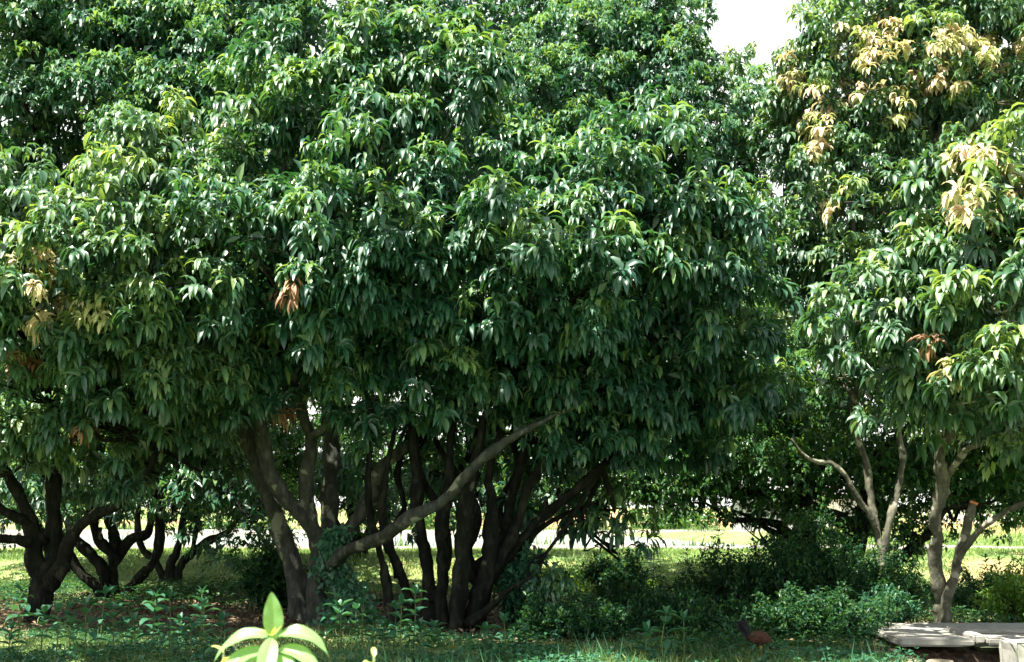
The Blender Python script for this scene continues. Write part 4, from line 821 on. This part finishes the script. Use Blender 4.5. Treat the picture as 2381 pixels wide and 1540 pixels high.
# ------------------------------------------------------------------ bright sapling close to the camera
def big_leaf(pos, dirn, up, L, W, droop, tint, K=44, J=6, fold=.27, wave=.02, seed=0):
    r = np.random.default_rng(seed); g_ = np.array([0, 0, -1.]); d = nrm(np.array(dirn, float)); up = np.array(up, float)
    nr = nrm(up - (up @ d) * d); s_ = nrm(np.cross(d, nr)); c_ = np.array(pos, float); V = []; ph = r.uniform(0, 6)
    for k in range(K + 1):
        t_ = k / K; w_ = W * .5 * (math.sin(PI * min(1, t_ * .97 + .03)) ** .75) * (1.12 - .35 * t_) * (1 if t_ < .97 else .25)
        nn = nrm(np.cross(s_, d))
        for j in range(-J, J + 1):
            u_ = j / J; V.append(c_ + s_ * w_ * u_ + nn * (abs(u_) * w_ * fold * 2 - abs(u_) ** 2 * w_ * fold * .8 + wave * W * math.sin(t_ * 16 + ph + (3 if j < 0 else 0)) * abs(u_)))
        c_ = c_ + d * L / K; d = nrm(d + g_ * droop / K)
    m_ = 2 * J + 1; q = [[k * m_ + j, k * m_ + j + 1, (k + 1) * m_ + j + 1, (k + 1) * m_ + j] for k in range(K) for j in range(2 * J)]
    kk, jj = np.meshgrid(np.arange(K + 1) / K, np.abs(np.arange(-J, J + 1)) / J, indexing='ij')
    vein = np.maximum(np.exp(-(jj / .09) ** 2), .7 * np.clip(np.cos((kk * 11 - jj * 1.4) * 2 * PI) * 3 - 2, 0, 1)) + .25 * (jj > .97)
    return np.array(V), [np.array(q)], np.clip(tint * .8 + .22 * vein + .05 * np.sin(kk * 9 + jj * 5 + seed), 0, 1).ravel()
SY = 4.5; sp = P(634, 1492, SY); sap = empty('sapling', (sp[0], SY, 0)); tag(sap, 'bright pale-green sapling top with big glossy leaves close to the camera', 'sapling')
o = stem('stem', [(sp[0] + .02, SY + .02, -.02), (sp[0] + .01, SY + .01, .6), tuple(sp)], [.012, .010, .006], M_stem, sap, seg=8)
def sl_(px, py, dirn, up, L, W, droop, tint, seed, dy_=0):
    v, f, t = big_leaf(P(px, py, SY + dy_), dirn, up, L, W, droop, tint, seed=seed); mesh_np('leaf', v, f, M_sap, sap, {'tint': t}, smooth=True)
sl_(636, 1488, (-.05, -.10, 1), (.35, -1, .3), .150, .066, -.0, .35, 1)          # upright leaf
sl_(634, 1484, (-.05, -.62, -.40), (.25, -.5, 1), .190, .062, .9, .45, 2, -.01)   # hanging toward the camera
sl_(622, 1480, (-1, -.10, .28), (.15, -.75, 1), .195, .062, 1.6, .35, 3)            # left
sl_(648, 1480, (1, -.10, .42), (-.1, -.75, 1), .190, .066, 1.7, .35, 4)              # right
sl_(622, 1515, (-1, -.3, .05), (.1, -.8, 1), .19, .058, 1.2, .4, 5)
sl_(648, 1512, (1, -.35, .12), (-.1, -.8, 1), .18, .06, 1.3, .4, 6)
sl_(634, 1530, (.6, -.5, .0), (0, -.6, 1), .15, .055, 1.2, .5, 7)
sl_(630, 1545, (-.7, .2, .2), (0, -.6, 1), .17, .055, 1.2, .4, 8)
sl_(636, 1560, (1, .3, .2), (0, -.6, 1), .17, .055, 1.2, .4, 9)
for k in range(12):
    a = k * 2.4; zz = .95 - k * .06
    v, f, t = big_leaf((sp[0] + .01, SY + .01, zz), (math.cos(a), math.sin(a), .3), (0, 0, 1), .18, .06, 1.5, .4, seed=20 + k); mesh_np('leaf', v, f, M_sap, sap, {'tint': t}, smooth=True)
for (px, py, d_, s_) in ((622, 1462, (-1, -.3, .35), 1), (650, 1460, (.9, -.3, .7), 2), (640, 1478, (.3, -.8, .5), 3)):
    v, f, t = big_leaf(P(634, 1478, SY - .01), d_, (0, -.5, 1), .045, .014, -.6, 1.0, K=6, J=2, seed=s_); mesh_np('leaf_bud', v, f, M_sap, sap, {'tint': t}, smooth=True)
def small_sapling(px, py, Y, label, seed):
    p = P(px, py, Y); rt = empty('sapling', (p[0], Y, 0)); tag(rt, label, 'sapling'); r = np.random.default_rng(seed)
    stem('stem', [(p[0] + .02, Y, -.02), (p[0], Y, .5), tuple(p)], [.01, .008, .004], M_stem, rt, seg=6)
    for k in range(12):
        a = k * 2.4 + seed; zz = p[2] - k * .035
        v, f, t = big_leaf((p[0], Y, zz), (math.cos(a), math.sin(a) - .2, .5 if k > 2 else 1.2), (0, -.3, 1), .05 + .022 * min(k, 5), .018 + .007 * min(k, 5), 1.2, .95 if k < 4 else .4, K=8, J=2, seed=seed + k); mesh_np('leaf', v, f, M_sap, rt, {'tint': t}, smooth=True)
small_sapling(520, 1518, 4.7, 'small yellow-tipped sapling left of the big bright sapling', 3)
small_sapling(870, 1528, 4.6, 'low sapling barely showing right of the big bright sapling', 8)

# ------------------------------------------------------------------ brown hen pecking in the grass
def hen():
    hp = P(1766, 1512, 15.6); gz = float(ground_z(hp[0], 15.6)); root = empty('hen', (hp[0], 15.6, gz)); tag(root, 'rust-brown hen with a black tail pecking in the shaded grass', 'hen')
    M_f = noise_mat('hen_feathers', [(.3, (.025, .011, .007)), (.5, (.055, .022, .013)), (.7, (.09, .04, .022))], 24, bump=.6); M_b = noise_mat('black_feathers', [(.3, (.006, .006, .008)), (.7, (.02, .02, .025))], 20)
    M_l = noise_mat('hen_leg', [(.3, (.30, .20, .06)), (.7, (.40, .28, .1))], 30); M_c = noise_mat('comb', [(.3, (.35, .03, .02)), (.7, (.45, .05, .03))], 30)
    x, y, z = hp[0], 15.6, gz
    pts = [(-.135, .225), (-.10, .215), (-.05, .205), (0, .195), (.05, .185), (.09, .165), (.12, .13), (.14, .09), (.152, .06), (.172, .045)]
    rad = [.018, .05, .078, .088, .08, .058, .038, .028, .027, .010]
    v, f, t = tube([(x + a, y, z + b_) for a, b_ in pts], rad, seg=16, sub=3, gnarl=.02, seed=4); mesh_np('body', v, f, M_f, root, smooth=True)
    ps = [np.array([x - .12 + rng.normal() * .012, y + rng.normal() * .02, z + .22 + rng.normal() * .01]) for _ in range(16)]
    v, f, t = make_leaves(np.array(ps), np.array([(-.15 - rng.random() * .5, rng.normal() * .2, 1.0) for _ in ps]), np.tile([0., 1, .2], (16, 1)), .20, .05, .9, lod=0); mesh_np('tail', v, f, M_b, root, {'tint': t})
    for s_ in (-1, 1):
        q = np.array([(x - .04 + .07 * rng.random(), y + s_ * (.075 + .012 * rng.random()), z + .225 - .03 * rng.random()) for _ in range(14)])
        v, f, t = make_leaves(q, np.tile([-.9, s_ * .1, -.25], (14, 1)), np.tile([0., s_, .3], (14, 1)), .10, .03, .3, lod=0); mesh_np('wing', v, f, M_f, root, {'tint': t})
        v, f, t = tube([(x + .005, y + s_ * .035, z + .13), (x + .015, y + s_ * .035, z + .07), (x, y + s_ * .035, z + .005)], [.022, .009, .007], seg=7, sub=2, gnarl=.02); mesh_np('leg', v, f, M_l, root, smooth=True)
        fs = [tube([(x, y + s_ * .035, z + .008), (x + .045 * math.cos(a), y + s_ * .035 + .045 * math.sin(a), z + .005)], [.006, .003], seg=5, sub=1, gnarl=0) for a in (-.5, 0, .5, PI)]
        v, f, t = join(fs); mesh_np('foot', v, f, M_l, root)
    v, f, t = tube([(x + .168, y, z + .05), (x + .195, y, z + .025)], [.009, .002], seg=6, sub=1, gnarl=0); mesh_np('beak', v, f, M_l, root)
    q = np.array([(x + .145 + .006 * k, y, z + .09 - .012 * k) for k in range(4)]); v, f, t = make_leaves(q, np.tile([.5, 0, .9], (4, 1)), np.tile([0., 1, 0], (4, 1)), .028, .014, 0, lod=0); mesh_np('comb', v, f, M_c, root, {'tint': t})
hen()
